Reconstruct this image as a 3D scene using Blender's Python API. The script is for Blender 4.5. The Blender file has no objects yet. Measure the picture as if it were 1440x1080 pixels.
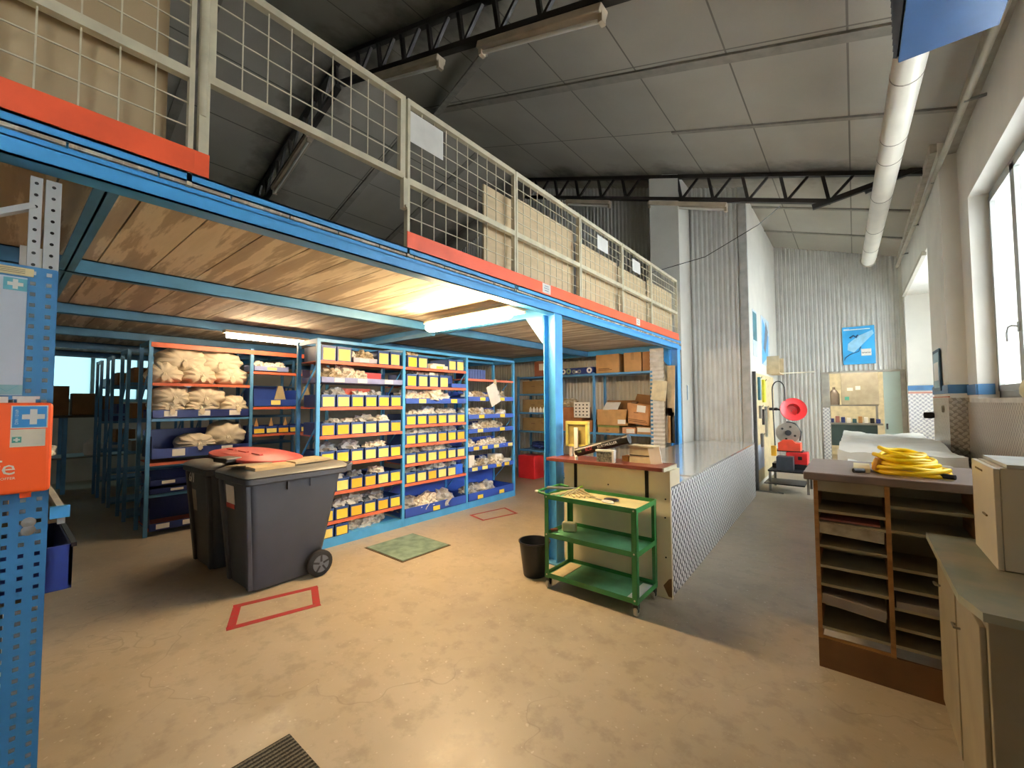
SKY=42.0; EXPO=0.2
import bpy, bmesh, math, random
from mathutils import Vector, Matrix, noise, Euler
PI=math.pi; rnd=random.Random(7)
S=bpy.context.scene; COL=S.collection
# ---------------------------------------------------------------- materials
def hx(h):
    h=h.lstrip('#'); c=[int(h[i:i+2],16)/255 for i in (0,2,4)]
    return tuple((x/12.92 if x<=.04045 else ((x+.055)/1.055)**2.4) for x in c)
class NT:
    def __init__(s,name):
        s.m=bpy.data.materials.new(name); s.m.use_nodes=True; s.t=s.m.node_tree; s.n=s.t.nodes
        s.b=s.n['Principled BSDF']; s.l=s.t.links
    def add(s,ty,**kw):
        n=s.n.new(ty)
        for k,v in kw.items():
            if k in n.inputs: n.inputs[k].default_value=v
            else: setattr(n,k,v)
        return n
    def link(s,a,b): s.l.new(a,b)
    def coord(s,kind='Object',scale=(1,1,1),rot=(0,0,0)):
        c=s.add('ShaderNodeTexCoord'); m=s.add('ShaderNodeMapping'); m.inputs['Scale'].default_value=scale; m.inputs['Rotation'].default_value=rot
        s.link(c.outputs[kind],m.inputs[0]); return m.outputs[0]
    def pos(s,scale=(1,1,1)):
        c=s.add('ShaderNodeNewGeometry'); m=s.add('ShaderNodeMapping'); m.inputs['Scale'].default_value=scale
        s.link(c.outputs['Position'],m.inputs[0]); return m.outputs[0]
    def math(s,op,a,b=None):
        n=s.add('ShaderNodeMath',operation=op)
        for i,v in enumerate((a,b)):
            if v is None: continue
            if isinstance(v,(int,float)): n.inputs[i].default_value=v
            else: s.link(v,n.inputs[i])
        return n.outputs[0]
    def mix(s,f,a,b):
        n=s.add('ShaderNodeMix',data_type='RGBA')
        for i,v in ((0,f),(6,a),(7,b)):
            if isinstance(v,(int,float)): n.inputs[i].default_value=v
            elif isinstance(v,tuple): n.inputs[i].default_value=(*v[:3],1)
            else: s.link(v,n.inputs[i])
        return n.outputs[2]
    def ramp(s,f,stops):
        n=s.add('ShaderNodeValToRGB'); e=n.color_ramp.elements
        e[0].position=stops[0][0]; e[0].color=(*stops[0][1],1); e[1].position=stops[-1][0]; e[1].color=(*stops[-1][1],1)
        for p,c in stops[1:-1]:
            x=e.new(p); x.color=(*c,1)
        s.link(f,n.inputs[0]); return n.outputs[0]
    def noise(s,vec,scale,detail=3,rough=.5):
        n=s.add('ShaderNodeTexNoise'); n.inputs['Scale'].default_value=scale; n.inputs['Detail'].default_value=detail; n.inputs['Roughness'].default_value=rough
        s.link(vec,n.inputs['Vector']); return n.outputs['Fac']
    def bump(s,h,strength=.3,dist=.01):
        n=s.add('ShaderNodeBump'); n.inputs['Strength'].default_value=strength; n.inputs['Distance'].default_value=dist
        s.link(h,n.inputs['Height']); s.link(n.outputs[0],s.b.inputs['Normal'])
MATS={}
def mat(name,col,rough=.5,metal=0,var=.12,scale=8,bump=0,col2=None,coat=0,trans=0,alpha=1,emit=None,stretch=(1,1,1)):
    if name in MATS: return MATS[name]
    k=NT(name); c=hx(col) if isinstance(col,str) else col
    k.b.inputs['Roughness'].default_value=rough; k.b.inputs['Metallic'].default_value=metal
    if coat: k.b.inputs['Coat Weight'].default_value=coat
    if trans: k.b.inputs['Transmission Weight'].default_value=trans
    if alpha<1: k.b.inputs['Alpha'].default_value=alpha
    if emit:
        k.b.inputs['Emission Color'].default_value=(*hx(emit[0]),1); k.b.inputs['Emission Strength'].default_value=emit[1]
    v=k.coord(scale=stretch); f=k.noise(v,scale,4)
    c2=hx(col2) if col2 else tuple(x*(1-var*2) for x in c)
    k.link(k.ramp(f,[(.3,c2),(.62,c)]),k.b.inputs['Base Color'])
    if bump: k.bump(f,bump,.01)
    MATS[name]=k.m; return k.m
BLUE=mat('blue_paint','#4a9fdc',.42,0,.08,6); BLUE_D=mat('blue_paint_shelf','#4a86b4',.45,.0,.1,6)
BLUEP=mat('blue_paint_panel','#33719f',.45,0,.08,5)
ORANGE=mat('orange_paint','#d8512c',.45,0,.12,5); ORSH=mat('orange_shelf_paint','#c9633f',.5,0,.12,8)
CREAM=mat('cream_paint','#d8d0b4',.5,0,.1,9); WHITEW=mat('white_plaster','#e0ddd3',.85,0,.05,2,.05)
BINS=mat('slate_blue_plastic','#2c4a86',.45,0,.06,6); BINB=mat('blue_plastic','#27479c',.45,0,.06,6); BIND=mat('dark_blue_plastic','#1f3170',.45,0,.06,6)
YEL=[mat('yellow_label_a','#f7d548',.6,0,.07,14),mat('yellow_label_b','#f6e585',.6,0,.07,14),mat('yellow_label_c','#efb52c',.6,0,.07,14)]
WHITEP=mat('white_paper','#eeece4',.7,0,.04,10); CARD=mat('cardboard','#b58a58',.85,0,.1,7,.1); CARD_D=mat('dark_cardboard','#8a6238',.85,0,.1,7,.1)
PLY=mat('pale_plywood','#cdb691',.7,0,.08,3,0,None,stretch=(1,1,8))
SACK=mat('cotton_sack','#d8ccb4',.9,0,.08,5,.3)
BAG=[mat('clear_bag','#efeeea',.25,0,.12,18,.2),mat('white_fittings','#f2ede2',.5,0,.25,30,.4,'#a59e92'),mat('tan_bag','#c2b398',.4,0,.25,16,.3),mat('grey_bag','#b4b6b8',.3,0,.25,20,.3)]
GALV=mat('galvanised_steel','#b9bdbc',.35,.7,.12,12); GREYM=mat('grey_metal','#8d8d88',.45,.5,.1,6)
DARK=mat('dark_gap','#15130f',.9); BLACK=mat('black_plastic','#15161a',.45,0,.1,8); BINGREY=mat('bin_grey_plastic','#3a3d44',.5,0,.06,4,.05)
GREEN=mat('green_paint','#2f7a3d',.4,0,.12,7); GREENT=mat('green_tray','#5d9c74',.5,0,.15,5,0,'#477a55')
REDP=mat('red_plastic','#c8262a',.35,0,.08,5); REDL=mat('red_lid_plastic','#c9504c',.45,0,.1,5)
WOODR=mat('red_brown_laminate','#7c4034',.35,0,.15,4,0,None,stretch=(1,12,1)); BEIGE=mat('beige_board','#f4e7c6',.6,0,.06,3)
DESKT=mat('desk_laminate','#7f6e66',.35,0,.1,5); DESKW=mat('desk_wood','#a5753f',.6,0,.2,5,0,None,stretch=(1,1,6)); DESKI=mat('desk_inner_board','#a39a80',.6,0,.12,4)
TRUSS=mat('truss_steel','#231d1a',.6,.2,.15,6); YELH=mat('yellow_rubber','#ffd60a',.4,0,.1,8); TEAL=mat('worn_teal_plate','#86a295',.55,.2,.1,9,.1,'#5f7d72')
SHEET=mat('dust_sheet','#dddad0',.6,0,.1,3,.2); SHEET_D=mat('dust_sheet_side','#a09a8a',.7,0,.1,3,.2)
CABB=mat('cabinet_beige','#9a9079',.55,0,.12,3); CABT=mat('worn_green_top','#8b9486',.45,0,.1,6,.05,'#a8a08a'); CABW=mat('white_melamine','#d5cdb8',.45,0,.04,3)
FIX=mat('fixture_beige','#b8a78e',.5,0,.1,5); FIXW=mat('tube_off','#e9e6dc',.3,0,.02,5)
LAMPW=mat('lamp_warm','#ffffff',.4,emit=('#ffdaa4',185)); LAMPC=mat('lamp_cool','#ffffff',.4,emit=('#ffe2b8',100))
GLASS=mat('window_glass','#eaf6ff',.05,0,0,1,trans=1); FRAME=mat('window_frame_grey','#9a9b96',.4,0,.04,4)
DUCT=mat('duct_skin','#dcd6c8',.4,.1,.06,3); BLUEUNIT=mat('blue_sheet_metal','#2c4668',.25,.4,.08,4)
PIPEM=mat('pipe_paint','#b9b3a4',.5,0,.08,4); RUBBER=mat('black_rubber','#17171a',.8,0,.1,20)
def m_floor():
    k=NT('concrete_floor'); p=k.pos(); a=k.noise(p,.55,5,.6); b=k.noise(p,7,5,.65); c=k.noise(p,60,2)
    base=k.ramp(a,[(.3,hx('#948976')),(.5,hx('#aca08b')),(.72,hx('#baaf9d'))])
    base=k.mix(k.math('MULTIPLY',k.ramp(b,[(.36,(1,1,1)),(.5,(0,0,0))]),.25),base,hx('#5e5140'))
    sp=k.ramp(k.noise(p,34,1),[(.70,(0,0,0)),(.74,(1,1,1))]); base=k.mix(k.math('MULTIPLY',sp,.5),base,hx('#cfc7b8'))
    v=k.add('ShaderNodeTexVoronoi',feature='DISTANCE_TO_EDGE'); v.inputs['Scale'].default_value=.55
    w=k.add('ShaderNodeVectorMath',operation='ADD'); nn=k.add('ShaderNodeTexNoise'); nn.inputs['Scale'].default_value=2.5; k.link(p,nn.inputs['Vector'])
    k.link(p,w.inputs[0]); k.link(nn.outputs['Color'],w.inputs[1]); k.link(w.outputs[0],v.inputs['Vector'])
    cr=k.ramp(v.outputs['Distance'],[(.0,(1,1,1)),(.004,(0,0,0))]); base=k.mix(k.math('MULTIPLY',k.math('MULTIPLY',cr,.28),k.ramp(a,[(.45,(0,0,0)),(.55,(1,1,1))])),base,hx('#4a3f31'))
    k.link(base,k.b.inputs['Base Color']); k.link(k.ramp(b,[(.3,(.28,)*3),(.7,(.5,)*3)]),k.b.inputs['Roughness']); k.bump(b,.08,.01); return k.m
FLOOR=m_floor()
def m_roof():
    k=NT('roof_panels'); p=k.pos(); sx=k.add('ShaderNodeSeparateXYZ'); k.link(p,sx.inputs[0])
    n=k.noise(p,.7,4); base=k.ramp(n,[(.3,hx('#938d80')),(.7,hx('#a59e90'))])
    fx=k.math('FRACT',k.math('ADD',k.math('MULTIPLY',sx.outputs[0],1/.97),100-.05/.97+.5)); dx=k.math('ABSOLUTE',k.math('SUBTRACT',fx,.5))
    lx=k.math('LESS_THAN',dx,.009)
    fy=k.math('FRACT',k.math('ADD',k.math('MULTIPLY',sx.outputs[1],1/1.5),100-.1/1.5+.5)); ly=k.math('LESS_THAN',k.math('ABSOLUTE',k.math('SUBTRACT',fy,.5)),.006)
    base=k.mix(k.math('MULTIPLY',k.math('MAXIMUM',lx,ly),.7),base,hx('#3a352d'))
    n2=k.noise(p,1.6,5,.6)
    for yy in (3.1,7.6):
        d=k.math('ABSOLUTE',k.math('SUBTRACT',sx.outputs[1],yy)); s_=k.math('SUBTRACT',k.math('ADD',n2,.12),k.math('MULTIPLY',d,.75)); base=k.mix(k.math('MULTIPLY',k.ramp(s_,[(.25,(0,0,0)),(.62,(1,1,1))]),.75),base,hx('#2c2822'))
    k.link(base,k.b.inputs['Base Color']); k.b.inputs['Roughness'].default_value=.8; return k.m
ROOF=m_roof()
def m_plank():
    k=NT('underside_planks'); p=k.pos(); q=k.add('ShaderNodeMapping'); q.inputs['Scale'].default_value=(.5,5,1); k.link(p,q.inputs[0])
    n=k.noise(q.outputs[0],1.6,5,.65); base=k.ramp(n,[(.3,hx('#a29381')),(.5,hx('#b2a38d')),(.56,hx('#d8ccb6')),(.8,hx('#c8bba3'))])
    k.link(base,k.b.inputs['Base Color']); k.b.inputs['Roughness'].default_value=.75; k.bump(n,.2,.005); return k.m
PLANK=m_plank()
def m_tread(name,lo,glint_col,p,axes,metal=.3):  # one metal: glint on pads and shade between them put into the colour
    k=NT(name); g=k.pos(); s=k.add('ShaderNodeSeparateXYZ'); k.link(g,s.inputs[0])
    u=k.math('MULTIPLY',s.outputs[axes[0]],1/p); v=k.math('MULTIPLY',s.outputs[axes[1]],1/p)
    def ell(du,dv,ang):
        a=k.math('SUBTRACT',k.math('FRACT',k.math('ADD',u,100+du)),.5); b=k.math('SUBTRACT',k.math('FRACT',k.math('ADD',v,100+dv)),.5)
        c,sn=math.cos(ang),math.sin(ang)
        x=k.math('ADD',k.math('MULTIPLY',a,c),k.math('MULTIPLY',b,sn)); y=k.math('SUBTRACT',k.math('MULTIPLY',b,c),k.math('MULTIPLY',a,sn))
        d=k.math('ADD',k.math('POWER',k.math('MULTIPLY',x,1/.47),2),k.math('POWER',k.math('MULTIPLY',y,1/.25),2))
        return k.math('SUBTRACT',1.0,k.math('MINIMUM',d,1.0))
    h=k.math('MAXIMUM',ell(0,0,PI/4),ell(.5,.5,-PI/4)); h=k.math('MINIMUM',k.math('MULTIPLY',h,2),1.0)
    k.link(k.mix(h,hx(lo),hx(glint_col)),k.b.inputs['Base Color']); k.b.inputs['Metallic'].default_value=metal; k.b.inputs['Roughness'].default_value=.38
    k.bump(h,.6,.006); return k.m
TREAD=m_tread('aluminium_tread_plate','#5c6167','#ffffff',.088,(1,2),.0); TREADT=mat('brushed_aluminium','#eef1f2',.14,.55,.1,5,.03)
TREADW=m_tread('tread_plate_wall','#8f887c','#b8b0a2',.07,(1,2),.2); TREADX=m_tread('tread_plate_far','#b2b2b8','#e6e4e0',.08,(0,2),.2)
CORR=mat('corrugated_steel','#d6d5cf',.42,.15,.06,3)
def m_mat():
    k=NT('ribbed_mat'); p=k.pos(); s=k.add('ShaderNodeSeparateXYZ'); k.link(p,s.inputs[0])
    w=k.math('SINE',k.math('MULTIPLY',s.outputs[0],260)); n=k.noise(p,160,2); f=k.math('ADD',k.math('MULTIPLY',w,.3),n)
    k.link(k.ramp(f,[(.3,hx('#1b1a16')),(.8,hx('#6d685a'))]),k.b.inputs['Base Color']); k.b.inputs['Roughness'].default_value=.95; k.bump(f,.8,.01); return k.m
MATM=m_mat()
# ---------------------------------------------------------------- mesh building
class B:
    def __init__(s): s.b=bmesh.new()
    def box(s,x0,x1,y0,y1,z0,z1,rot=None,c=None):
        vs=[Vector((x,y,z)) for x in (x0,x1) for y in (y0,y1) for z in (z0,z1)]
        if rot is not None:
            c=Vector(c) if c is not None else Vector(((x0+x1)/2,(y0+y1)/2,(z0+z1)/2)); R=Euler(rot).to_matrix(); vs=[R@(v-c)+c for v in vs]
        v=[s.b.verts.new(q) for q in vs]
        for f in ((0,1,3,2),(4,6,7,5),(0,4,5,1),(2,3,7,6),(0,2,6,4),(1,5,7,3)): s.b.faces.new([v[i] for i in f])
        return s
    def bar(s,p,q,w,h=None,up=(0,0,1)):
        p,q=Vector(p),Vector(q); h=h or w; d=(q-p).normalized(); u=Vector(up)
        if abs(d.dot(u))>.95: u=Vector((1,0,0))
        a=d.cross(u).normalized()*w/2; b=a.cross(d).normalized()*h/2
        v=[s.b.verts.new(x+i*a+j*b) for x in (p,q) for i,j in ((-1,-1),(1,-1),(1,1),(-1,1))]
        for f in ((0,3,2,1),(4,5,6,7),(0,1,5,4),(1,2,6,5),(2,3,7,6),(3,0,4,7)): s.b.faces.new([v[i] for i in f])
        return s
    def tube(s,pts,r,n=8,closed=False):
        pts=[Vector(p) for p in pts]; N=len(pts); rings=[]; prev=None
        for i,p in enumerate(pts):
            if closed: d=(pts[(i+1)%N]-pts[i-1]).normalized()
            else: d=(pts[min(i+1,N-1)]-pts[max(i-1,0)]).normalized()
            if prev is None:
                u=Vector((0,0,1)) if abs(d.z)<.9 else Vector((1,0,0)); a=d.cross(u).normalized()
            else: a=(prev-d*prev.dot(d)).normalized()
            prev=a; b=d.cross(a); rr=r[i] if isinstance(r,(list,tuple)) else r
            rings.append([s.b.verts.new(p+(a*math.cos(t)+b*math.sin(t))*rr) for t in [2*PI*k/n for k in range(n)]])
        for i in range(N if closed else N-1):
            A,Bb=rings[i],rings[(i+1)%N]
            for k in range(n): s.b.faces.new((A[k],A[(k+1)%n],Bb[(k+1)%n],Bb[k]))
        if not closed:
            s.b.faces.new(rings[0][::-1]); s.b.faces.new(rings[-1])
        return s
    def lathe(s,prof,c=(0,0,0),n=24,axis='z',cap=True):
        c=Vector(c); rings=[]
        for r,h in prof:
            ring=[]
            for k in range(n):
                t=2*PI*k/n; a,b=r*math.cos(t),r*math.sin(t)
                ring.append(s.b.verts.new(c+(Vector((a,b,h)) if axis=='z' else Vector((h,a,b)) if axis=='x' else Vector((a,h,b)))))
            rings.append(ring)
        for A,Bb in zip(rings,rings[1:]):
            for k in range(n): s.b.faces.new((A[k],A[(k+1)%n],Bb[(k+1)%n],Bb[k]))
        if cap: s.b.faces.new(rings[0][::-1]); s.b.faces.new(rings[-1])
        return s
    def poly(s,pts,ext):
        e=Vector(ext); a=[s.b.verts.new(Vector(p)) for p in pts]; b=[s.b.verts.new(Vector(p)+e) for p in pts]; n=len(a)
        s.b.faces.new(a[::-1]); s.b.faces.new(b)
        for i in range(n): s.b.faces.new((a[i],a[(i+1)%n],b[(i+1)%n],b[i]))
        return s
    def loft(s,rings,cap=True):
        R=[[s.b.verts.new(Vector(p)) for p in r] for r in rings]; n=len(R[0])
        for A,Bb in zip(R,R[1:]):
            for k in range(n): s.b.faces.new((A[k],A[(k+1)%n],Bb[(k+1)%n],Bb[k]))
        if cap: s.b.faces.new(R[0][::-1]); s.b.faces.new(R[-1])
        return s
    def grid(s,fn,nu,nv):
        g=[[s.b.verts.new(Vector(fn(i/nu,j/nv))) for j in range(nv+1)] for i in range(nu+1)]
        for i in range(nu):
            for j in range(nv): s.b.faces.new((g[i][j],g[i+1][j],g[i+1][j+1],g[i][j+1]))
        return s
    def blob(s,c,r,amp=.25,fr=2.5,sub=2,seed=0,flat=True):
        t=bmesh.ops.create_icosphere(s.b,subdivisions=sub,radius=1)
        for v in t['verts']:
            d=v.co.normalized(); k=1+amp*noise.noise(d*fr+Vector((seed*3.7,seed*1.3,seed)))+amp*.6*noise.noise(d*fr*3+Vector((seed,9,2)))
            p=Vector((d.x*r[0],d.y*r[1],d.z*r[2]))*k
            if flat and p.z<-r[2]*.55: p.z=-r[2]*.55
            v.co=p+Vector(c)
        return s
    def text(s,txt,size,M,ext=.0008,align='CENTER'):
        cu=bpy.data.curves.new('t','FONT'); cu.body=txt; cu.size=size; cu.extrude=ext; cu.align_x=align; cu.align_y='CENTER'; cu.resolution_u=2
        o=bpy.data.objects.new('t',cu); COL.objects.link(o); dg=bpy.context.evaluated_depsgraph_get()
        me=bpy.data.meshes.new_from_object(o.evaluated_get(dg)); me.transform(M); s.b.from_mesh(me)
        bpy.data.meshes.remove(me); bpy.data.objects.remove(o); bpy.data.curves.remove(cu); return s
    def mesh(s,name,m,off=(0,0,0),smooth=False):
        bmesh.ops.recalc_face_normals(s.b,faces=s.b.faces)
        if smooth:
            for f in s.b.faces: f.smooth=True
            for e in s.b.edges:
                if len(e.link_faces)==2 and e.calc_face_angle(0)>.7: e.smooth=False
        me=bpy.data.meshes.new(name); s.b.to_mesh(me); s.b.free(); me.transform(Matrix.Translation(-Vector(off))); me.materials.append(m); return me
def bev(o,w,seg=2):
    x=o.modifiers.new('bevel','BEVEL'); x.width=w; x.segments=seg; x.limit_method='ANGLE'; return o
def thing(name,label,cat,loc=(0,0,0),rz=0,group=None):
    o=bpy.data.objects.new(name,None); o.empty_display_size=.05; COL.objects.link(o); o.location=loc; o.rotation_euler=(0,0,rz)
    o['label']=label; o['category']=cat
    if group: o['group']=group
    return o
def root_loc(p):
    while p.parent: p=p.parent
    return Vector(p.location)
def part(name,b,m,parent,world=True,smooth=False,label=None):
    o=bpy.data.objects.new(name,b.mesh(name,m,root_loc(parent) if world else (0,0,0),smooth)); COL.objects.link(o); o.parent=parent
    if label: o['label']=label
    return o
def one(name,b,m,label,cat,group=None,smooth=False,kind=None):
    b.b.verts.ensure_lookup_table(); xs=[v.co for v in b.b.verts]
    c=Vector(((min(v.x for v in xs)+max(v.x for v in xs))/2,(min(v.y for v in xs)+max(v.y for v in xs))/2,min(v.z for v in xs)))
    o=bpy.data.objects.new(name,b.mesh(name,m,c,smooth)); COL.objects.link(o); o.location=c
    if kind: o['kind']=kind
    if label: o['label']=label; o['category']=cat
    if group: o['group']=group
    return o
def struct(name,b,m,smooth=False,parent=None):
    if parent: return part(name,b,m,parent,True,smooth)
    o=one(name,b,m,None,None,None,smooth,'structure'); return o
def dup(root,loc,rz=0,label=None,group=None,scale=None):
    r=root.copy(); COL.objects.link(r); r.location=loc; r.rotation_euler=(0,0,rz)
    if label: r['label']=label
    if group: r['group']=group
    if scale: r.scale=scale
    def rec(a,b):
        for ch in list(a.children):
            if ch is b: continue
            c=ch.copy(); COL.objects.link(c); c.parent=b; rec(ch,c)
    rec(root,r); return r
ORD=['first','second','third','fourth','fifth','sixth','seventh','eighth','ninth','tenth','eleventh','twelfth','thirteenth','fourteenth','fifteenth','sixteenth']
# ---------------------------------------------------------------- camera
cam=bpy.data.cameras.new('camera'); co=bpy.data.objects.new('camera',cam); COL.objects.link(co); S.camera=co
cam.sensor_width=36; cam.lens=591.3/1440*36; cam.clip_start=.05; cam.clip_end=200
co.matrix_world=Matrix.Translation((0,0,1.6))@(Matrix.Rotation(.68344,4,'Z')@Matrix.Rotation(PI/2+.04378,4,'X')@Matrix.Rotation(-.0044,4,'Z'))
# ---------------------------------------------------------------- shell
def roofz(x):
    return 4.62+.33*(.82-x) if x>-5.8 else 4.62+.33*6.62-.33*(-5.8-x)
XL=-12.6; YR=-4.0; WY=8.2; BY=11.9
b=B(); b.box(XL-.2,2.2,YR-.2,16.4,-.12,0); struct('floor',b,FLOOR)
# roof: two slopes
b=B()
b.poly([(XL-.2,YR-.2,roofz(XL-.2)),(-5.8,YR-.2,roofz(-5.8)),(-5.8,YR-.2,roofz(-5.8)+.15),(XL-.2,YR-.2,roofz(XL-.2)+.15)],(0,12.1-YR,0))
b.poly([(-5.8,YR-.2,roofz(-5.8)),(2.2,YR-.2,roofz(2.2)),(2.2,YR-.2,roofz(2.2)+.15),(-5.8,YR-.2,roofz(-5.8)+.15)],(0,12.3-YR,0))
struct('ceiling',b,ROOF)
# corrugated sheets
def corr(b,x0,x1,y,z0,ztop,pitch=.082,amp=.017,th=.002,n=10):
    N=int(abs(x1-x0)/pitch*n); pts=[]
    for i in range(N+1):
        x=x0+(x1-x0)*i/N; ph=2*PI*(x-x0)/pitch; pts.append((x,y+amp*math.tanh(2.2*math.sin(ph))))
    A=[[b.b.verts.new((x,yy+d,z)) for (x,yy) in pts for z in (z0,ztop(x) if callable(ztop) else ztop)] for d in (0,th)]
    for s_ in A:
        for i in range(N): b.b.faces.new((s_[2*i],s_[2*i+2],s_[2*i+3],s_[2*i+1]))
b=B(); corr(b,XL,-1.46,WY,0,lambda x:roofz(x)+.05); corr_o=struct('wall_mezzanine_end',b,CORR,True)
b=B(); corr(b,-1.43,.46+.36,BY,2.25,lambda x:roofz(x)+.05); b2=b; corr(b,-1.43,-.56,BY,0,2.25); struct('wall_back',b,CORR,True)
# backing walls behind sheets
b=B(); b.box(XL-.2,-1.62,WY+.06,WY+.3,0,6.9); struct('wall_mezzanine_end_backing',b,WHITEW)
b=B(); b.box(-1.7,-.56,BY+.05,BY+.3,0,5.6); b.box(-.56,.78,BY+.05,BY+.3,2.25,5.6); b.box(.78,1.9,BY+.0,BY+.3,0,5.6); struct('wall_back_backing',b,WHITEW)
b=B(); b.box(-1.62,-1.43,WY+.02,BY+.02,0,5.6); struct('wall_corridor',b,WHITEW)
b=B(); b.box(-1.50,-1.375,WY-.03,WY+.03,0,5.4); struct('trim_1',b,mat('light_trim','#b9b8b1',.5,.1))
b=B(); b.box(-2.85,-2.33,7.57,WY-.02,0,5.75); struct('trim_2',b,WHITEW)           # pilaster at the mezzanine end
b=B(); b.box(XL-.2,XL,YR,WY+.2,0,1.65); b.box(XL-.2,XL,YR,-.2,1.65,4.8); b.box(XL-.2,XL,3.4,WY+.2,1.65,4.8); b.box(XL-.2,XL,-.2,3.4,2.95,4.8); struct('wall_left',b,WHITEW)
b=B(); b.box(XL-.2,2.2,YR-.2,YR,0,7); struct('wall_rear',b,WHITEW)
# right wall: near section with windows, pillar, far section with deep bay
XN=.99; XF=.84
b=B()
b.box(XN,XN+.3,YR,6.87,0,1.6)                       # below the sill
b.box(XN,XN+.3,YR,6.87,3.74,5.2)
for y0,y1 in ((YR,-2.5),(-1.1,3.0),(6.42,6.87)): b.box(XN,XN+.3,y0,y1,1.6,3.74)
struct('wall_right',b,WHITEW)
b=B(); b.box(XF,XN+.5,6.87,8.08,0,5.2); struct('wall_right_pillar',b,WHITEW)
b=B(); b.box(XF,XF+.25,8.08,BY,3.72,5.2); b.box(XF,1.9,11.55,BY+.1,0,3.72); b.box(1.7,1.95,8.08,BY,0,1.0).box(1.7,1.95,10.9,BY,1.0,3.5); b.box(1.7,1.95,8.08,BY,3.5,5.2); b.box(XF+.2,1.9,7.9,8.12,0,4.8); b.box(XF+.25,1.95,8.12,BY,3.72,3.9)
struct('wall_right_bay',b,WHITEW)
# tread plate dado, blue stripe, red line, sill
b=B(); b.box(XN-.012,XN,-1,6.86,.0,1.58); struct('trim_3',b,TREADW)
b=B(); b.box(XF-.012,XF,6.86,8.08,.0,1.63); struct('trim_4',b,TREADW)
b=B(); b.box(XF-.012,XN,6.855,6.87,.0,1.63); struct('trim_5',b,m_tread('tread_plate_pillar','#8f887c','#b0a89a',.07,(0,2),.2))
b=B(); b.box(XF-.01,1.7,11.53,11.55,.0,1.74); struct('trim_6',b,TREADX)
st=mat('blue_stripe','#2f5f88',.5); rd=mat('red_line','#b5603c',.5)
b=B(); b.box(XF-.014,XF,6.85,8.08,1.68,1.78); b.box(XF-.014,XN,6.845,6.856,1.68,1.78); b.box(XF-.01,1.7,11.52,11.53,1.80,1.90); b.box(XN-.014,XN,6.42,6.86,1.66,1.77); b.box(XN,XN+.12,6.405,6.42,1.66,1.77); struct('trim_7',b,st)
b=B(); b.box(XF-.014,XF,6.85,8.08,1.635,1.65); b.box(XF-.01,1.7,11.52,11.53,1.745,1.765); struct('trim_8',b,rd)
b=B(); b.box(XN-.05,XN+.3,3.0,6.42,1.58,1.62); struct('trim_9',b,mat('sill_white','#c9c6bd',.4))
# windows in the right wall
def window(n,y0,y1,x,z0=1.62,z1=3.74,nl=2,handle=True):
    fr=B(); w=.07
    fr.box(x,x+.07,y0,y1,z0,z0+w); fr.box(x,x+.07,y0,y1,z1-w,z1); fr.box(x,x+.07,y0,y0+w,z0,z1); fr.box(x,x+.07,y1-w,y1,z0,z1)
    o=struct('window_%d'%n,fr,FRAME); L=(y1-y0-2*w)/nl; o['label']='window'; del o['label']
    for i in range(nl):
        a=y0+w+i*L; sa=B(); sa.box(x-.02,x+.05,a,a+.06,z0+w,z1-w).box(x-.02,x+.05,a+L-.06,a+L,z0+w,z1-w).box(x-.02,x+.05,a,a+L,z0+w,z0+w+.06).box(x-.02,x+.05,a,a+L,z1-w-.06,z1-w)
        s_=bpy.data.objects.new('sash',sa.mesh('sash',FRAME,o.location)); COL.objects.link(s_); s_.parent=o
        g=B(); g.box(x+.015,x+.025,a+.06,a+L-.06,z0+w+.06,z1-w-.06); g_=bpy.data.objects.new('pane',g.mesh('pane',GLASS,o.location)); COL.objects.link(g_); g_.parent=s_
        if handle:
            zz=2.22; hb=B(); hb.box(x-.03,x-.02,a+.015,a+.045,zz-.03,zz+.06); hb.tube([(x-.03,a+.03,zz+.02),(x-.06,a+.03,zz+.03),(x-.075,a+.06,zz+.02),(x-.08,a+.10,zz-.03),(x-.075,a+.11,zz-.1)],.009,8)
            h=bpy.data.objects.new('window_handle',hb.mesh('window_handle',GALV,o.location,True)); COL.objects.link(h); h.parent=s_
window(1,3.0,6.42,1.14,nl=4)
window(4,-2.5,-1.1,1.14,nl=2,handle=False)  # unseen window behind the camera, added to brighten blue panel and orange case
window(2,8.14,10.9,1.78,1.0,3.5,nl=3,handle=False)
fr=B(); 
for y in (-.2,.55,1.3,2.05,2.8,3.36): fr.box(XL-.12,XL-.06,y-.03,y+.03,1.65,2.95)
fr.box(XL-.12,XL-.06,-.2,3.4,1.65,1.71).box(XL-.12,XL-.06,-.2,3.4,2.89,2.95); o=struct('window_3',fr,mat('pale_blue_frame','#8fc4d6',.5))
kk=NT('opal_panel'); tl=kk.add('ShaderNodeBsdfTranslucent'); tl.inputs[0].default_value=(.014,.026,.029,1); kk.link(tl.outputs[0],kk.n['Material Output'].inputs[0]); OPAL=kk.m
g=B(); g.b.faces.new([g.b.verts.new(q) for q in ((XL-.095,-.2,1.65),(XL-.095,3.4,1.65),(XL-.095,3.4,2.95),(XL-.095,-.2,2.95))]); g_=bpy.data.objects.new('pane',g.mesh('pane',OPAL,o.location)); COL.objects.link(g_); g_.parent=o
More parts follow.
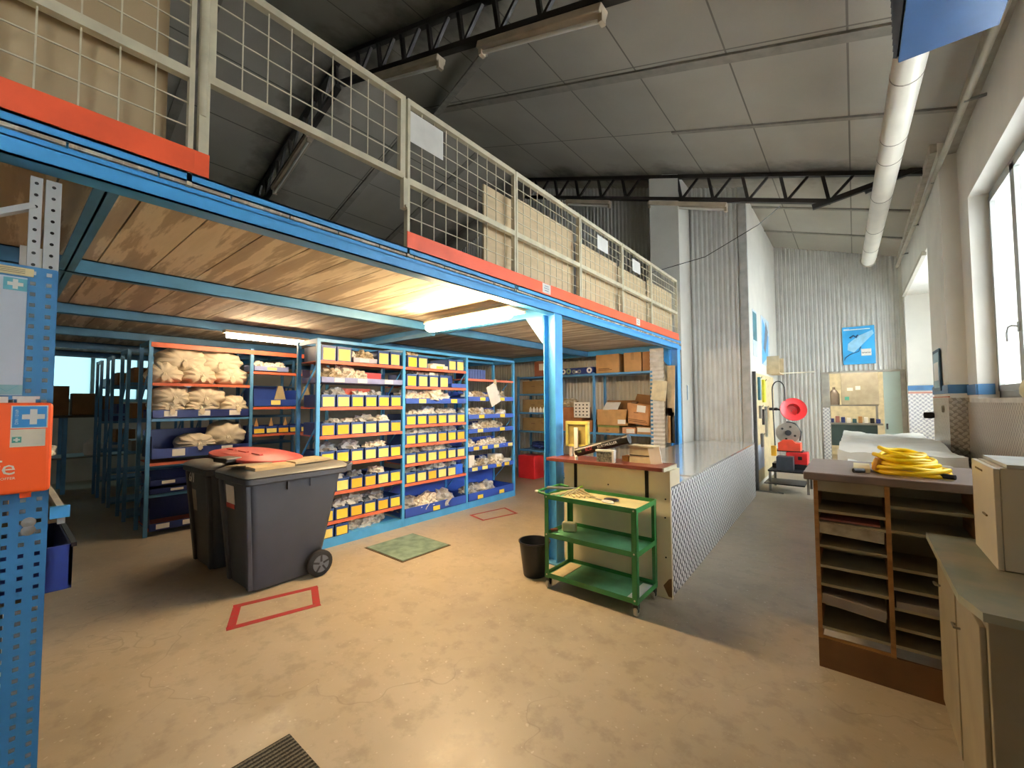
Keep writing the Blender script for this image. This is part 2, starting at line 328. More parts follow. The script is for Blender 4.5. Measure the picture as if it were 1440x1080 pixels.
# beams, battens and eaves
nt=10
def slope_bar(b,x0,x1,y0,y1,dz,t):
    b.poly([(x0,y0,roofz(x0)+dz),(x1,y0,roofz(x1)+dz),(x1,y0,roofz(x1)+dz-t),(x0,y0,roofz(x0)+dz-t)],(0,y1-y0,0))
GREYB=mat('batten_grey','#857f74',.8)
for y,w,x0,x1 in ((-1.4,.12,-5.8,.98),(.1,.1,-5.8,.98),(1.6,.12,-5.8,.98),(4.72,.13,-5.8,.98),(6.12,.06,-1.95,.98),(9.12,.07,-1.43,.9),(10.58,.07,-1.43,.9)):
    b=B(); slope_bar(b,x0,x1,y-w/2,y+w/2,0,.025); struct('trim_%d'%nt,b,GREYB); nt+=1
for y in (.1,1.6,4.7,6.15):
    b=B(); slope_bar(b,XL,-5.8,y-.06,y+.06,0,.03); struct('trim_%d'%nt,b,GREYB); nt+=1
b=B(); b.bar((-5.6,4.75,6.66),(-3.45,3.72,5.94),.10,.03); struct('trim_%d'%nt,b,GREYB); nt+=1
b=B(); b.box(XN-.09,XN+.01,YR,6.9,4.44,4.60); struct('trim_%d'%nt,b,mat('eave_beam','#b3ab9c',.8)); nt+=1
b=B(); b.box(XF-.06,XF+.01,6.9,BY,4.52,4.64); struct('trim_%d'%nt,b,mat('eave_beam','#8e877a',.8)); nt+=1
b=B(); b.bar((XF-.01,8.3,3.70),(XF-.01,11.5,3.72),.05,.06); struct('trim_%d'%nt,b,PIPEM); nt+=1
# ---------------------------------------------------------------- trusses
def truss(y,x0,x1,label,knee,step=.52,dep=.45):
    s=1 if x0<-5.9 else 0
    t=thing('roof_truss',label,'roof truss',((x0+x1)/2,y,roofz((x0+x1)/2)-dep),0,None)
    b=B(); b.bar((x0,y,roofz(x0)-.04),(x1,y,roofz(x1)-.04),.07,.06); part('top_chord',b,TRUSS,t)
    xb1=x1-(1.0 if knee else 0)
    b=B(); b.bar((x0,y,roofz(x0)-dep),(xb1,y,roofz(xb1)-dep),.08,.06); part('bottom_chord',b,TRUSS,t)
    x=xb1-.02; k=0
    while x>x0+step*.6:
        zb=roofz(x)-dep; xu=x-.07; xd=x+.30
        b=B(); b.bar((x,y,zb),(xu,y,roofz(xu)-.04),.045,.045); part('web_member',b,TRUSS,t)
        if xd<x1-.1: b=B(); b.bar((x,y,zb),(xd,y,roofz(xd)-.04),.035,.035); part('web_member',b,TRUSS,t)
        x-=step
    if knee:
        b=B(); b.bar((xb1-.22,y-.03,roofz(xb1)-dep-.03),(x1,y-.03,4.66),.06,.07); part('knee_brace',b,TRUSS,t)
        b=B(); b.bar((x1-.62,y,4.50+.02),(x1,y,4.70),.05,.05); part('knee_brace',b,TRUSS,t)
truss(7.6,-5.75,.82,'dark steel lattice roof truss just in front of the tall corrugated wall',True)
truss(3.1,-5.75,.95,'dark steel lattice roof truss near the camera, carrying the unlit light above the railing',True)
truss(3.1,-12.2,-5.85,'dark steel roof truss on the far roof slope, seen through the raised railing gate',False)
def fixture(x0,x1,y,dz,label,g='unlit strip lights under the trusses'):
    z0,z1=roofz(x0)-dz,roofz(x1)-dz; t=thing('strip_light',label,'ceiling light',((x0+x1)/2,y,min(z0,z1)-.1),0,g)
    b=B(); b.bar((x0,y,z0-.04),(x1,y,z1-.04),.13,.07); bev(part('housing',b,FIX,t),.01)
    b=B(); b.tube([(x0+.03,y,z0-.105),(x1-.03,y,z1-.105)],.019,10); part('tube',b,FIXW,t,smooth=True)
    for x,z in ((x0+.02,z0),(x1-.02,z1)):
        b=B(); b.box(x-.02,x+.02,y-.035,y+.035,z-.14,z-.01); part('end_cap',b,FIX,t)
fixture(-2.93,-1.52,3.1,.50,'unlit beige strip light under the near truss, above the railing')
fixture(-4.9,-3.55,3.1,.50,'unlit strip light under the near truss, left one partly behind the railing')
fixture(-2.87,-1.55,7.6,.50,'unlit strip light under the far truss, in front of the pilaster')
fixture(-4.65,-3.65,7.6,.50,'unlit strip light under the far truss, left of the pilaster over the mezzanine')
fixture(-8.1,-6.75,3.1,.50,'unlit strip light on the far roof slope seen through the gate opening')
# ---------------------------------------------------------------- duct, pipe, heater
t=thing('ventilation_duct','long round off-white duct hanging under the roof above the corridor','duct',(.33,7,3.98))
A=Vector((.40,3.7,4.10)); Z=Vector((.265,9.75,4.10))
b=B(); b.tube([A,Z],.10,24); part('duct_pipe',b,DUCT,t,smooth=True)
for f in (.1,.26,.33,.5,.7,.86):
    p=A.lerp(Z,f); b=B(); b.tube([p-Vector((.0,.006,0)),p+Vector((0,.006,0))],.1025,24); part('duct_clamp',b,GREYB,t)
b=B(); b.lathe([(.115,0),(.115,.03)],(.264,9.74,4.10),24,'y'); part('end_ring',b,PIPEM,t)
t=thing('heater_unit','dark blue sheet metal unit heater hanging at the top right over the duct end','heater',(.52,3.2,3.88))
b=B(); b.box(.30,.76,2.4,3.82,3.9,4.5); bev(part('casing',b,BLUEUNIT,t),.006)
for i in range(12):
    b=B(); z=3.93+i*.045; b.box(.278,.30,2.42,3.8,z,z+.025,rot=(0,.5,0)); part('louvre',b,BLACK,t)
b=B(); b.bar((.4,3.0,4.5),(.4,3.0,roofz(.4)),.02).bar((.66,3.0,4.5),(.66,3.0,roofz(.66)),.02); part('hanger',b,GREYM,t)
t=thing('eaves_pipe','thin painted pipe running along under the eaves above the windows','pipe',(.83,7.5,4.28))
b=B(); b.tube([(.91,2.6,4.3),(.745,11.4,4.3)],.028,12); part('pipe',b,PIPEM,t,smooth=True)
for y in (3.6,5.4,7.2,8.8,10.4):
    x=.91-(y-2.6)*.01875; b=B(); b.box(x-.015,XN-.01 if y<6.9 else XF-.002,y-.012,y+.012,4.27,4.29); part('pipe_bracket',b,GREYM,t)
one('cable',B().tube([(-2.9,7.5,3.95),(-1.9,7.55,4.06),(-1.1,7.56,4.40),(-.8,7.58,4.62)],.006,6),BLACK,'thin black cable slung up to the far truss beside the pilaster','cable')
# ---------------------------------------------------------------- mezzanine
MX=-2.33; Y0=-3.6; Y1=7.55
t=thing('mezzanine_platform','blue steel mezzanine platform with timber boards over the shelving','mezzanine',(-6,3.5,0)); MEZ=t
b=B()
b.box(MX-.10,MX,Y0,Y1,2.50,2.508).box(MX-.008,MX,Y0,Y1,2.50,2.570).box(MX-.03,MX,Y0,Y1,2.564,2.570).box(MX-.036,MX-.03,Y0,Y1,2.564,2.622).box(MX-.03,MX-.002,Y0,Y1,2.618,2.623).box(MX-.010,MX-.002,Y0,Y1,2.618,2.658).box(MX-.10,MX-.002,Y0,Y1,2.65,2.658)
part('front_beam',b,BLUE,t)
for x in (-4.12,-6.02,-7.82,-9.62,-11.4):
    b=B(); b.box(x-.03,x+.03,Y0,Y1,2.495,2.502).box(x+.022,x+.03,Y0,Y1,2.495,2.60).box(x-.03,x+.03,Y0,Y1,2.592,2.60); part('joist',b,BLUE_D,t)
for y in (.27,3.62,7.42):
    b=B(); b.box(-12.3,MX-.10,y-.04,y+.04,2.50,2.51).box(-12.3,MX-.10,y-.005,y+.005,2.50,2.60); part('cross_beam',b,BLUE_D if y<1 else BLUE,t)
y=.423-.277*14; 
while y<Y1-.05:
    b=B(); b.box(-12.3,MX-.012,y+.004,min(y+.273,Y1),2.603,2.648); part('deck_board',b,PLANK,t); y+=.277
for (x,y) in ((-2.40,3.62),(-2.40,7.42),(-7.82,7.42),(-7.82,.27)):
    b=B(); h=2.5; b.box(x-.07,x-.06,y-.07,y+.07,.01,h).box(x+.06,x+.07,y-.07,y+.07,.01,h).box(x-.06,x+.06,y-.005,y+.005,.01,h); part('post',b,BLUE,t)
    b=B(); b.box(x-.11,x+.11,y-.11,y+.11,0,.012); part('base_plate',b,BLUE_D,t)
    if x>-3: b=B(); b.poly([(x-.07,y-.08,2.5),(x-.30,y-.08,2.5),(x-.07,y-.08,2.2)],(0,.01,0)); part('gusset',b,BLUE,t)
b=B(); b.bar((-5.9,3.55,2.49),(-4.2,3.55,2.49),.05,.05); part('stay',b,BLUE_D,t)
# railings
def wires(b,x,y0,y1,z0,z1,sp=.115,r=.0028):
    n=max(1,round((y1-y0)/sp))
    for i in range(1,n): y=y0+(y1-y0)*i/n; b.bar((x,y,z0),(x,y,z1),r*2)
    n=max(1,round((z1-z0)/sp))
    for i in range(1,n): z=z0+(z1-z0)*i/n; b.bar((x,y0,z),(x,y1,z),r*2)
RX=MX-.022
RAIL=thing('mezzanine_railing','cream mesh railing with an orange toe board along the mezzanine edge','railing',(RX,3.1,2.655))
def rail(y0,y1,label,zt=3.71,zm=3.13):
    b=B()
    for y in (y0,y1):
        ya,yb=(y-.02,y) if y==y1 else (y,y+.02)
        b.box(RX-.02,RX+.02,ya,yb,2.60,zt)
    b.box(RX-.02,RX+.02,y0+.02,y1-.02,zt-.04,zt).box(RX-.02,RX+.02,y0+.02,y1-.02,zm-.025,zm+.02)
    t=part('railing_panel',b,CREAM,RAIL)
    b=B(); wires(b,RX,y0+.02,y1-.02,2.77,zm-.025); wires(b,RX,y0+.02,y1-.02,zm+.02,zt-.04); part('wire_mesh',b,CREAM,t)
    b=B(); b.box(RX+.021,RX+.027,y0-.005,y1+.005,2.66,2.77); part('toe_board',b,ORANGE,t,label='orange toe board')
    return t
rail(-1.25,.54,'x')
NM=['just right of the gate, with a white sheet at its top left','second to the right of the gate, over the lit lamp','third to the right of the gate, above the blue post','fourth to the right of the gate','last one, at the pilaster']
for (a,c),l in zip(((1.74,2.93),(2.94,4.09),(4.10,5.20),(5.21,6.22),(6.23,7.42)),NM): rail(a,c,'cream mesh railing panel with orange toe board, '+l)
t=thing('lift_gate','raised cream mesh lift gate over the opening in the railing','gate',(RX,1.16,3.12))
b=B(); b.box(RX-.02,RX+.02,.60,1.72,3.67,3.71).box(RX-.02,RX+.02,.60,1.72,3.125,3.165).box(RX-.02,RX+.02,1.68,1.72,3.165,3.67).box(RX-.02,RX+.02,.60,.62,3.165,3.67); part('gate_frame',b,CREAM,t)
b=B(); wires(b,RX,.62,1.68,3.165,3.67); part('wire_mesh',b,CREAM,t)
b=B(); b.tube([(RX+.01,.575,2.95),(RX+.01,.575,3.95)],.018,12); part('hinge_tube',b,CREAM,t,smooth=True)
b=B(); b.box(RX-.02,RX+.02,.56,.60,2.66,4.1); part('gate_post',b,CREAM,t)
b=B(); b.box(RX-.01,RX+.03,1.70,1.735,2.92,3.13); b.tube([(RX+.035,1.717,2.93),(RX+.05,1.717,2.93)],.013,10); part('latch',b,CREAM,t)
b=B(); b.box(RX+.021,RX+.027,.545,.602,2.66,2.77); part('toe_board',b,ORANGE,t)
# boards stored behind the railing
for (y0,y1,x,zt,l) in ((-1.6,.46,-2.43,4.35,'large tan board leaning behind the left railing panel'),(2.62,3.00,-2.44,3.50,'narrow pale board behind the railing, leftmost of the pale boards'),(3.04,4.12,-2.44,3.55,'pale board behind the railing above the lit lamp'),(4.20,5.24,-2.44,3.47,'pale board behind the railing above the blue post'),(5.30,6.28,-2.44,3.45,'pale board behind the railing, second from the pilaster'),(6.34,7.46,-2.44,3.49,'pale board behind the railing, nearest the pilaster')):
    bev(one('stored_board',B().box(x-.02,x,y0,y1,2.655,zt),mat('tan_board','#a8926e',.7,0,.06,2) if y0<0 else PLY,l,'board','boards stored on the mezzanine'),.003)
def sheet(y0,y1,z0,z1,label,lines=4,x=RX+.006,txt=True):
    t=thing('paper_sign',label,'sign',(x,(y0+y1)/2,z0)); b=B(); b.box(x,x+.002,y0,y1,z0,z1); part('sheet',b,WHITEP,t)
    if txt:
        for i in range(lines):
            b=B(); z=z1-(i+1)*(z1-z0)/(lines+1.2); L=(y1-y0)*.6*(1 if i%2 else .8); b.box(x+.002,x+.0026,(y0+y1)/2-L/2,(y0+y1)/2+L/2,z-.004,z+.002); part('text_line',b,mat('ink','#5a6a8a',.8),t)
sheet(1.765,2.07,3.42,3.64,'large white sheet at the top left of a railing panel',txt=False); 
sheet(4.52,4.80,3.45,3.62,'white sheet tied to the railing above the blue post',txt=False); sheet(5.55,5.82,3.43,3.60,'white sheet tied to the railing, second from the pilaster',txt=False)
sheet(3.33,3.47,2.672,2.765,'small white label on the orange toe board left of the blue post',3,RX+.0275); sheet(5.60,5.73,2.672,2.765,'small white label on the orange toe board near the pilaster',2,RX+.0275)
# dark stored goods deeper on the mezzanine
# ---------------------------------------------------------------- mezzanine lamps
t=thing('strip_lamp','lit warm fluorescent lamp with rounded cover under the mezzanine beside the blue post','lamp',(-3.05,3.05,2.36),0)
b=B(); b.box(-3.68,-2.44,2.97,3.17,2.475,2.495); part('mounting_tray',b,FIX,t)
rg=[]
for i in range(25):
    f=i/24; x=-3.67+1.24*f; k=min(1,math.sin(min(f,1-f)*PI*6+.25) if min(f,1-f)<.07 else 1); rg.append([(x,3.0+.062*k*math.cos(a),2.425+.05*k*math.sin(a)) for a in [2*PI*j/16 for j in range(16)]])
b=B(); b.loft(rg); part('lamp_cover',b,LAMPW,t,smooth=True)
b=B(); b.tube([(-3.64,3.2,2.47),(-2.44,3.2,2.47)],.014,8); part('conduit',b,FIX,t)
t=thing('strip_lamp','lit white fluorescent lamp on a joist above the cotton sacks','lamp',(-5.87,2.22,2.4))
b=B(); b.box(-5.95,-5.83,1.72,2.72,2.46,2.493); part('mounting_tray',b,FIX,t)
b=B(); b.tube([(-5.89,1.75,2.43),(-5.89,2.69,2.43)],.03,12); part('lamp_tube',b,LAMPC,t,smooth=True)
# ---------------------------------------------------------------- racks
def rack(name,label,x,y0s,depth,h,mat_post,facing='+x',side_brace=True,group=None,base=.1,slat=True,levels=(),bmat=None):
    """uprights at y0s (a rack of bays along y) with its front face at x looking to +x"""
    t=thing(name,label,'shelving',(x-depth/2,(y0s[0]+y0s[-1])/2,0),0,group)
    for y in y0s:
        for xx in (x-.035,x-depth):
            b=B(); b.box(xx,xx+.035,y-.02,y+.02,0,h); part('upright',b,mat_post,t)
        b=B(); b.box(x-depth+.035,x-.035,y-.012,y+.012,h-.05,h); part('side_tie',b,mat_post,t)
        for z in (.25,.9,1.6): b=B(); b.bar((x-depth+.03,y,z),(x-.03,y,z+.45),.02,.008); part('side_brace',b,mat_post,t)
    return t
def shelf(t,x,y0,y1,depth,z,m=ORSH,hh=.035,name='shelf'):
    b=B(); b.box(x-depth+.01,x-.008,y0+.022,y1-.022,z-.01,z).box(x-.008,x+.0,y0+.022,y1-.022,z-hh,z); part(name,b,m,t)
FX=-4.57; YS=[2.24,3.375,4.53,5.665]
names=['left','middle','right']
R=rack('shelf_rack','blue shelving with orange shelves full of yellow-labelled bins, three bays under the mezzanine',FX,YS,.5,2.32,BLUE)
lev=[[2.08,1.555,1.235,.92,.60,.28,.10],[2.075,1.82,1.305,1.05,.795,.54,.10],[1.97,.10]]
traylev=[[1.83],[1.585],[1.62,1.345,1.125,.855,.54]]
for i in range(3):
    a,c=YS[i],YS[i+1]
    for z in lev[i]: shelf(R,FX,a,c,.5,z,BLUE if z<.2 else ORSH,.10 if z<.2 else .035,'base_shelf' if z<.2 else 'shelf')
    b=B(); b.box(FX-.02,FX+.002,a,c,2.285,2.32); part('top_rail',b,BLUE,R)
    b=B(); b.box(FX-.5,FX-.47,a,c,2.285,2.32); part('top_rail',b,BLUE,R)
# ---- bin prototypes (local, front face at x=0 looking to +x, centred in y)
def mk_bin(w,d,h,lab,m=None,lm=None,fh=None,lw=.89):
    m=m or BINS; t=thing('storage_bin','x','bin'); fh=fh or h; b=B(); th=.004
    b.box(-d,0,-w/2,w/2,0,th).box(-d,0,-w/2,-w/2+th,0,h).box(-d,0,w/2-th,w/2,0,h).box(-d,-d+th,-w/2,w/2,0,h).box(-th,0,-w/2,w/2,0,fh)
    b.box(-.002,.006,-w/2,w/2,fh-.012,fh); part('bin_body',b,m,t,False)
    if lm is not False:
        b=B(); b.box(.001,.004,-w*lw/2,w*lw/2,.010,fh-.028); part('label_card',b,lm or YEL[0],t,False)
    return t
protos={}
def put_bin(w,h,x,y,z,label,group,k,d=.42,m=None,lab=True):
    key=(round(w,3),round(h,3),k,d,m.name if m else 0,lab)
    if key not in protos:
        p=mk_bin(w,d,h,'',m,YEL[k] if lab else False,None,.8); p.location=(x,y,z); p['label']=label; p['group']=group; protos[key]=p; return p
    return dup(protos[key],(x,y,z),0,label,group)
bagm={}
def bag(c,r,k,label,cat='bag',name='packet',group=None,seed=None,amp=.55):
    seed=seed if seed is not None else rnd.randint(0,7); key=(k,seed,tuple(round(q,2) for q in r))
    if key in bagm: me=bagm[key]
    else:
        b=B(); b.blob((0,0,r[2]*.62),[q*1.12 for q in r],amp,3.6,3,seed); me=b.mesh(name,BAG[k],(0,0,0),False); bagm[key]=me
    o=bpy.data.objects.new(name,me); COL.objects.link(o); o.location=c; o['label']=label; o['category']=cat
    if group: o['group']=group
    return o
def row_name(i,z):
    ls=sorted([q for q in lev[i]+traylev[i]],reverse=True); n=ls.index(z) if z in ls else 0
    return ORD[n]+' level from top'
BG='yellow-labelled bins in the shelving'; PG='packets and bags in the shelving'
def bins_row(i,z,n,w=None,skip=(),h=.142,bags=3,kk=None):
    a,c=YS[i]+.03,YS[i+1]-.03; w=w or (c-a)/6.15
    for j in range(n):
        if j in skip: continue
        y=a+w/2+.004+j*((c-a)/6)
        k=rnd.choice((0,0,1,1,2)) if kk is None else kk
        put_bin(w-.012,h,FX-.01,y,z,'blue bin, %s label, %s from left, %s bay, %s'%(['golden','pale yellow','orange-yellow'][k],ORD[j],names[i],row_name(i,z)),BG,k)
    for q in range(bags):
        y=a+.1+(c-a-.2)*(q+.5+rnd.uniform(-.25,.25))/bags; kq=rnd.choice((0,1,0,3)); sz=rnd.uniform(.055,.085)
        bag((FX-.13-rnd.random()*.1,y,z+h*.66),(sz*1.1,sz*1.45,sz*.95),kq,'crumpled %s packet on bins, %s bay, %s, %s from left'%(['clear','whitish','tan','grey'][kq],names[i],row_name(i,z),ORD[q]),group=PG)
def tray(i,z,label,h=.07,m=None,tags=2,y0=None,y1=None,back=.16,d=.46,lift=.0,lab=None):
    a,c=(YS[i]+.028 if y0 is None else y0),(YS[i+1]-.028 if y1 is None else y1); t=thing('storage_tray',label,'tray',(FX-d/2,(a+c)/2,z)); b=B(); th=.005; x=FX+.004
    b.box(x-d,x,a,c,z,z+th).box(x-th,x+.0,a,c,z,z+h).box(x-d,x,a,a+th,z,z+h).box(x-d,x,c-th,c,z,z+h).box(x-d,x-d+th,a,c,z,z+back); part('tray_body',b,m or BINB,t)
    for k in range(tags):
        y=a+(c-a)*(k+.5)/tags+rnd.uniform(-.05,.05); b=B(); b.box(x+.001,x+.004,y-.06,y+.06,z+.01,z+min(h-.008,.068)); part('label_card',b,lab or rnd.choice(YEL[:2]),t)
    return t
def heap(i,z,n,kinds,yr,sz=(.06,.1),dx=(.08,.3),zz=.0,what='packet'):
    for q in range(n):
        y=yr[0]+(yr[1]-yr[0])*(q+.5)/n+rnd.uniform(-.02,.02); k=rnd.choice(kinds); s=rnd.uniform(*sz)
        bag((FX-rnd.uniform(*dx),y,z+zz),(s*1.1,s*1.3,s),k,'%s %s, %s bay, %s, %s from left'%(['clear','whitish','tan','grey'][k],what,names[i],row_name(i,z),ORD[q]),group=PG)
# bay 0
z=2.08; a,c=YS[0]+.03,YS[1]-.03
for j,(y,w) in enumerate(((a+.09,.17),(a+.275,.18),(a+.80,.16),(a+.97,.15))): put_bin(w,.17,FX-.01,y,z,'blue bin, pale yellow label, top shelf of left bay, %s of its four bins'%ORD[j],BG,1)
tray(0,2.08,'low white-labelled tray between the bins on the top shelf of the left bay',.06,mat('pale_tray','#b9bcd0',.6),1,a+.38,a+.70,.1,.3,lab=WHITEP); heap(0,2.08,3,(2,2,0),(a+.42,a+.68),(.05,.065),(.08,.15),.05)
tray(0,1.83,'long pale tray with a written label strip in the left bay',.065,mat('pale_tray_blue','#8a93c4',.6),3,lab=WHITEP); heap(0,1.83,5,(2,0,1),(a+.05,a+.6),(.06,.10),(.12,.3),.04)
one('tool_box',B().box(FX-.42,FX-.16,a+.55,a+.86,1.84,1.98),mat('red_box','#b32a24',.5),'dark red box standing behind the pale tray in the left bay','box')
one('tool_box',B().box(FX-.40,FX-.22,a+.30,a+.75,1.565,1.78),mat('orange_box','#d9512a',.5),'orange box behind the bins of the left bay','box')
bins_row(0,1.555,6,bags=3); bins_row(0,1.235,6,bags=4); bins_row(0,.92,6,bags=4); bins_row(0,.60,6,bags=3); bins_row(0,.28,6,bags=3)
bins_row(0,.10,2,h=.13,bags=0)
heap(0,.10,5,(1,2,1),(a+.40,a+.85),(.06,.09),(.1,.3),.0,'heap of small parts')
# bay 1
a,c=YS[1]+.03,YS[2]-.03; z=2.075
for j,(y,w) in enumerate(((a+.11,.165),(a+.285,.165),(a+.83,.15),(a+.99,.15))): put_bin(w,.16,FX-.01,y,z,'blue bin, yellow label, top shelf of middle bay, %s of its four bins'%ORD[j],BG,0 if j==0 else 1)
tray(1,2.075,'open tray of papers between the bins on the top shelf of the middle bay',.05,WHITEP,1,a+.40,a+.73,.08,.3); heap(1,2.075,2,(1,2),(a+.05,a+.3),(.05,.06),(.1,.2),.14)
for q in range(4): one('paper_stack',B().box(FX-.3,FX-.03,a+.42+.01*q,a+.70,2.085+.018*q,2.10+.018*q,rot=(0,0,.04*q)),WHITEP,'%s leaflet pack from the bottom in the tray of the middle bay'%ORD[q],'papers','leaflets on the top shelf')
for j in range(4): put_bin(.165,.165,FX-.01,a+.10+j*.19,1.82,'blue bin, yellow label, %s from left, middle bay, second level from top'%ORD[j],BG,0 if j==0 else 1)
heap(1,1.82,3,(1,0),(a+.25,a+.7),(.06,.08),(.1,.2),.10)
tray(1,1.82,'small blue tray at the right end of the second level, middle bay',.06,BINB,0,a+.80,c,.2,.3)
tray(1,1.585,'long blue tray heaped with white packets in the middle bay',.075); heap(1,1.585,6,(1,0,1),(a+.08,a+.85),(.07,.11),(.1,.26),.03)
bins_row(1,1.305,6,bags=5); bins_row(1,1.05,6,bags=5); bins_row(1,.795,6,bags=4); bins_row(1,.54,5,bags=4)
put_bin(.17,.15,FX-.02,c-.13,.54,'plain blue bin without a label at the right end, middle bay','bins without labels',0,.42,mat('bright_blue_plastic','#2b5fd0',.4),False)
tray(1,.10,'large deep blue tub with white packets at the bottom of the middle bay',.12,BINB,1,None,None,.34,.48); heap(1,.10,6,(1,0,3,1),(a+.08,a+.78),(.09,.13),(.12,.3),.03)
# bay 2
a,c=YS[2]+.03,YS[3]-.03
for j in range(8): one('folder',B().box(FX-.30,FX-.12,a+.02+j*.062,a+.074+j*.062,1.97,2.13),BIND,'dark blue box file, %s from the left on the top shelf of the right bay'%ORD[j],'box','dark blue box files')
L3=['second','third','fourth','fifth','sixth']
for q,(z,n) in enumerate(zip(traylev[2],(5,6,6,4,6))):
    tray(2,z,'blue tray with yellow labels, %s level of the right bay'%L3[q],.07,BINB,2 if q<3 else 4); heap(2,z,n,(1,0,2) if q!=3 else (1,2),(a+.06,c-.12),(.055,.085),(.08,.25),.03)
for q,(y,w,h) in enumerate(((a+.05,.12,.24),(a+.66,.16,.2),(a+.86,.2,.1))): bev(one('parts_box',B().box(FX-.22,FX-.04,y,y+w,.546,.546+h),WHITEP,['white carton with a yellow tag at the left of the lower tray, right bay','tall white printed carton in the lower tray, right bay','flat cream carton at the right of the lower tray, right bay'][q],'carton'),.004)
tray(2,.10,'large deep blue tub with white packets at the bottom of the right bay',.12,BINB,2,None,None,.33,.48); heap(2,.10,5,(1,0,3),(a+.08,a+.75),(.09,.12),(.12,.28),.03)
t=thing('paper_sign','white sheet of paper hanging askew from a peg on the right bay','sign',(FX+.03,5.1,1.5))
b=B(); b.box(FX+.02,FX+.023,4.99,5.23,1.56,1.90,rot=(.42,0,0)); part('sheet',b,WHITEP,t)
b=B(); b.box(FX+.0,FX+.03,5.13,5.17,1.90,1.98); part('peg',b,CREAM,t)
# ---------------------------------------------------------------- sack rack
SX=-6.63; SY=[1.18,2.29,3.40]
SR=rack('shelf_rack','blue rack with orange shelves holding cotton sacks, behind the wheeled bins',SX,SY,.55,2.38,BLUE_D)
for z in (1.86,.88,.10): shelf(SR,SX,SY[0],SY[1],.55,z,ORSH)
for z in (2.06,1.55,1.16,.75,.35): shelf(SR,SX,SY[1],SY[2],.55,z,ORSH)
for a,c in zip(SY,SY[1:]):
    b=B(); b.box(SX-.02,SX+.004,a,c,2.30,2.36); part('top_rail',b,ORSH,SR)
for z in (1.42,.50): shelf(SR,SX,SY[0],SY[1],.55,z,BLUE_D)
def traybox(x,y0,y1,z,h,d,label,tags,m=BIND,back=None,lm=WHITEP,name='storage_tray'):
    t=thing(name,label,'tray',(x-d/2,(y0+y1)/2,z)); b=B(); th=.005; bk=back or h
    b.box(x-d,x,y0,y1,z,z+th).box(x-th,x,y0,y1,z,z+h).box(x-d,x,y0,y0+th,z,z+bk*.8).box(x-d,x,y1-th,y1,z,z+bk*.8).box(x-d,x-d+th,y0,y1,z,z+bk); part('tray_body',b,m,t)
    for k in range(tags):
        y=y0+(y1-y0)*(k+.5)/tags; b=B(); b.box(x+.001,x+.004,y-.065,y+.065,z+.02,z+h-.012); part('label_card',b,lm,t)
    return t
traybox(SX+.01,SY[0]+.03,SY[1]-.03,1.425,.10,.5,'long dark blue tray with white tags under the middle row of cotton sacks',3,BIND)
traybox(SX+.03,SY[0]+.03,SY[1]-.03,.93,.12,.52,'deep dark blue open tray with a white tag behind the lowest sacks',2,BIND,.34)
traybox(SX+.01,SY[0]+.03,SY[1]-.03,.60,.07,.5,'black-blue tray with cream tags, upper one of the two behind the bins',3,BIND,.14)
traybox(SX+.01,SY[0]+.03,SY[1]-.03,.505,.06,.5,'black-blue tray with cream tags, lower one of the two behind the bins',2,BIND,.06)
traybox(SX+.01,SY[0]+.03,SY[1]-.03,.06,.09,.5,'deep dark tray with cream tags at the bottom of the sack rack',4,BIND,.34)
def sack(c,r,ry,label,seed,lay=0):
    r=(r[0],r[1]*1.08,r[2]*1.25)
    """tied cotton sack: a pleated bag with its gathered neck pointing to +x (towards the room)"""
    t=thing('cotton_sack',label,'sack',c,ry,'cotton sacks on the rack'); b=B(); n=40; m=22; rings=[]
    for i in range(m+1):
        f=i/m; th=PI*f; rad=math.sin(th)**.8 if f<.93 else .12; ax=-math.cos(th)
        row=[]
        for k in range(n):
            a=2*PI*k/n; pl=1+(.03+.11*max(0,f-.35)*1.6)*math.sin(a*(9+seed%3)+seed+2*noise.noise(Vector((f*3,a,seed))))*min(1,f*1.4)
            nn=1+.16*noise.noise(Vector((math.cos(a)*1.3+seed*4,math.sin(a)*1.3,ax*1.6)))
            y=r[1]*rad*math.cos(a)*pl*nn; z=r[2]*rad*math.sin(a)*pl*nn; x=r[0]*ax*(1 if f<.93 else .93)
            if z<-r[2]*.72: z=-r[2]*.72-.02*noise.noise(Vector((x*9,y*9,seed)))
            row.append((x,y,z+r[2]*.72))
        rings.append(row)
    b.loft(rings); part('sack_body',b,SACK,t,False,True)
    b=B(); rr=[]
    for i,(f,rd_) in enumerate(((0,.03),(.012,.022),(.024,.026),(.04,.036))):
        rr.append([(r[0]*.93+f,.8*rd_*(1+.16*math.sin(7*a+seed))*math.cos(a),1.1*rd_*(1+.16*math.sin(7*a+seed))*math.sin(a)+r[2]*.62-f*.9) for a in [2*PI*k/20 for k in range(20)]])
    b.loft(rr); part('gathered_neck',b,SACK,t,False,True)
y0=SY[0]
for s_ in ((1.865,y0+.17,.17,.13,'small sack at the left of the top shelf'),(1.865,y0+.52,.20,.12,'sack at the middle of the top shelf'),(1.865,y0+.90,.20,.12,'sack at the right of the top shelf'),):
    sack((SX-.22,s_[1],s_[0]),(.2,s_[2],s_[3]),rnd.uniform(-.2,.2),'cream '+s_[4],rnd.randint(1,20))
for s_ in ((2.03,y0+.36,.26,.15,'large sack lying on top of the others at the left of the top shelf'),(2.03,y0+.78,.26,.15,'large sack lying on top of the others at the right of the top shelf')):
    sack((SX-.26,s_[1],s_[0]),(.2,s_[2],s_[3]),rnd.uniform(-.2,.2),'cream '+s_[4],rnd.randint(1,20))
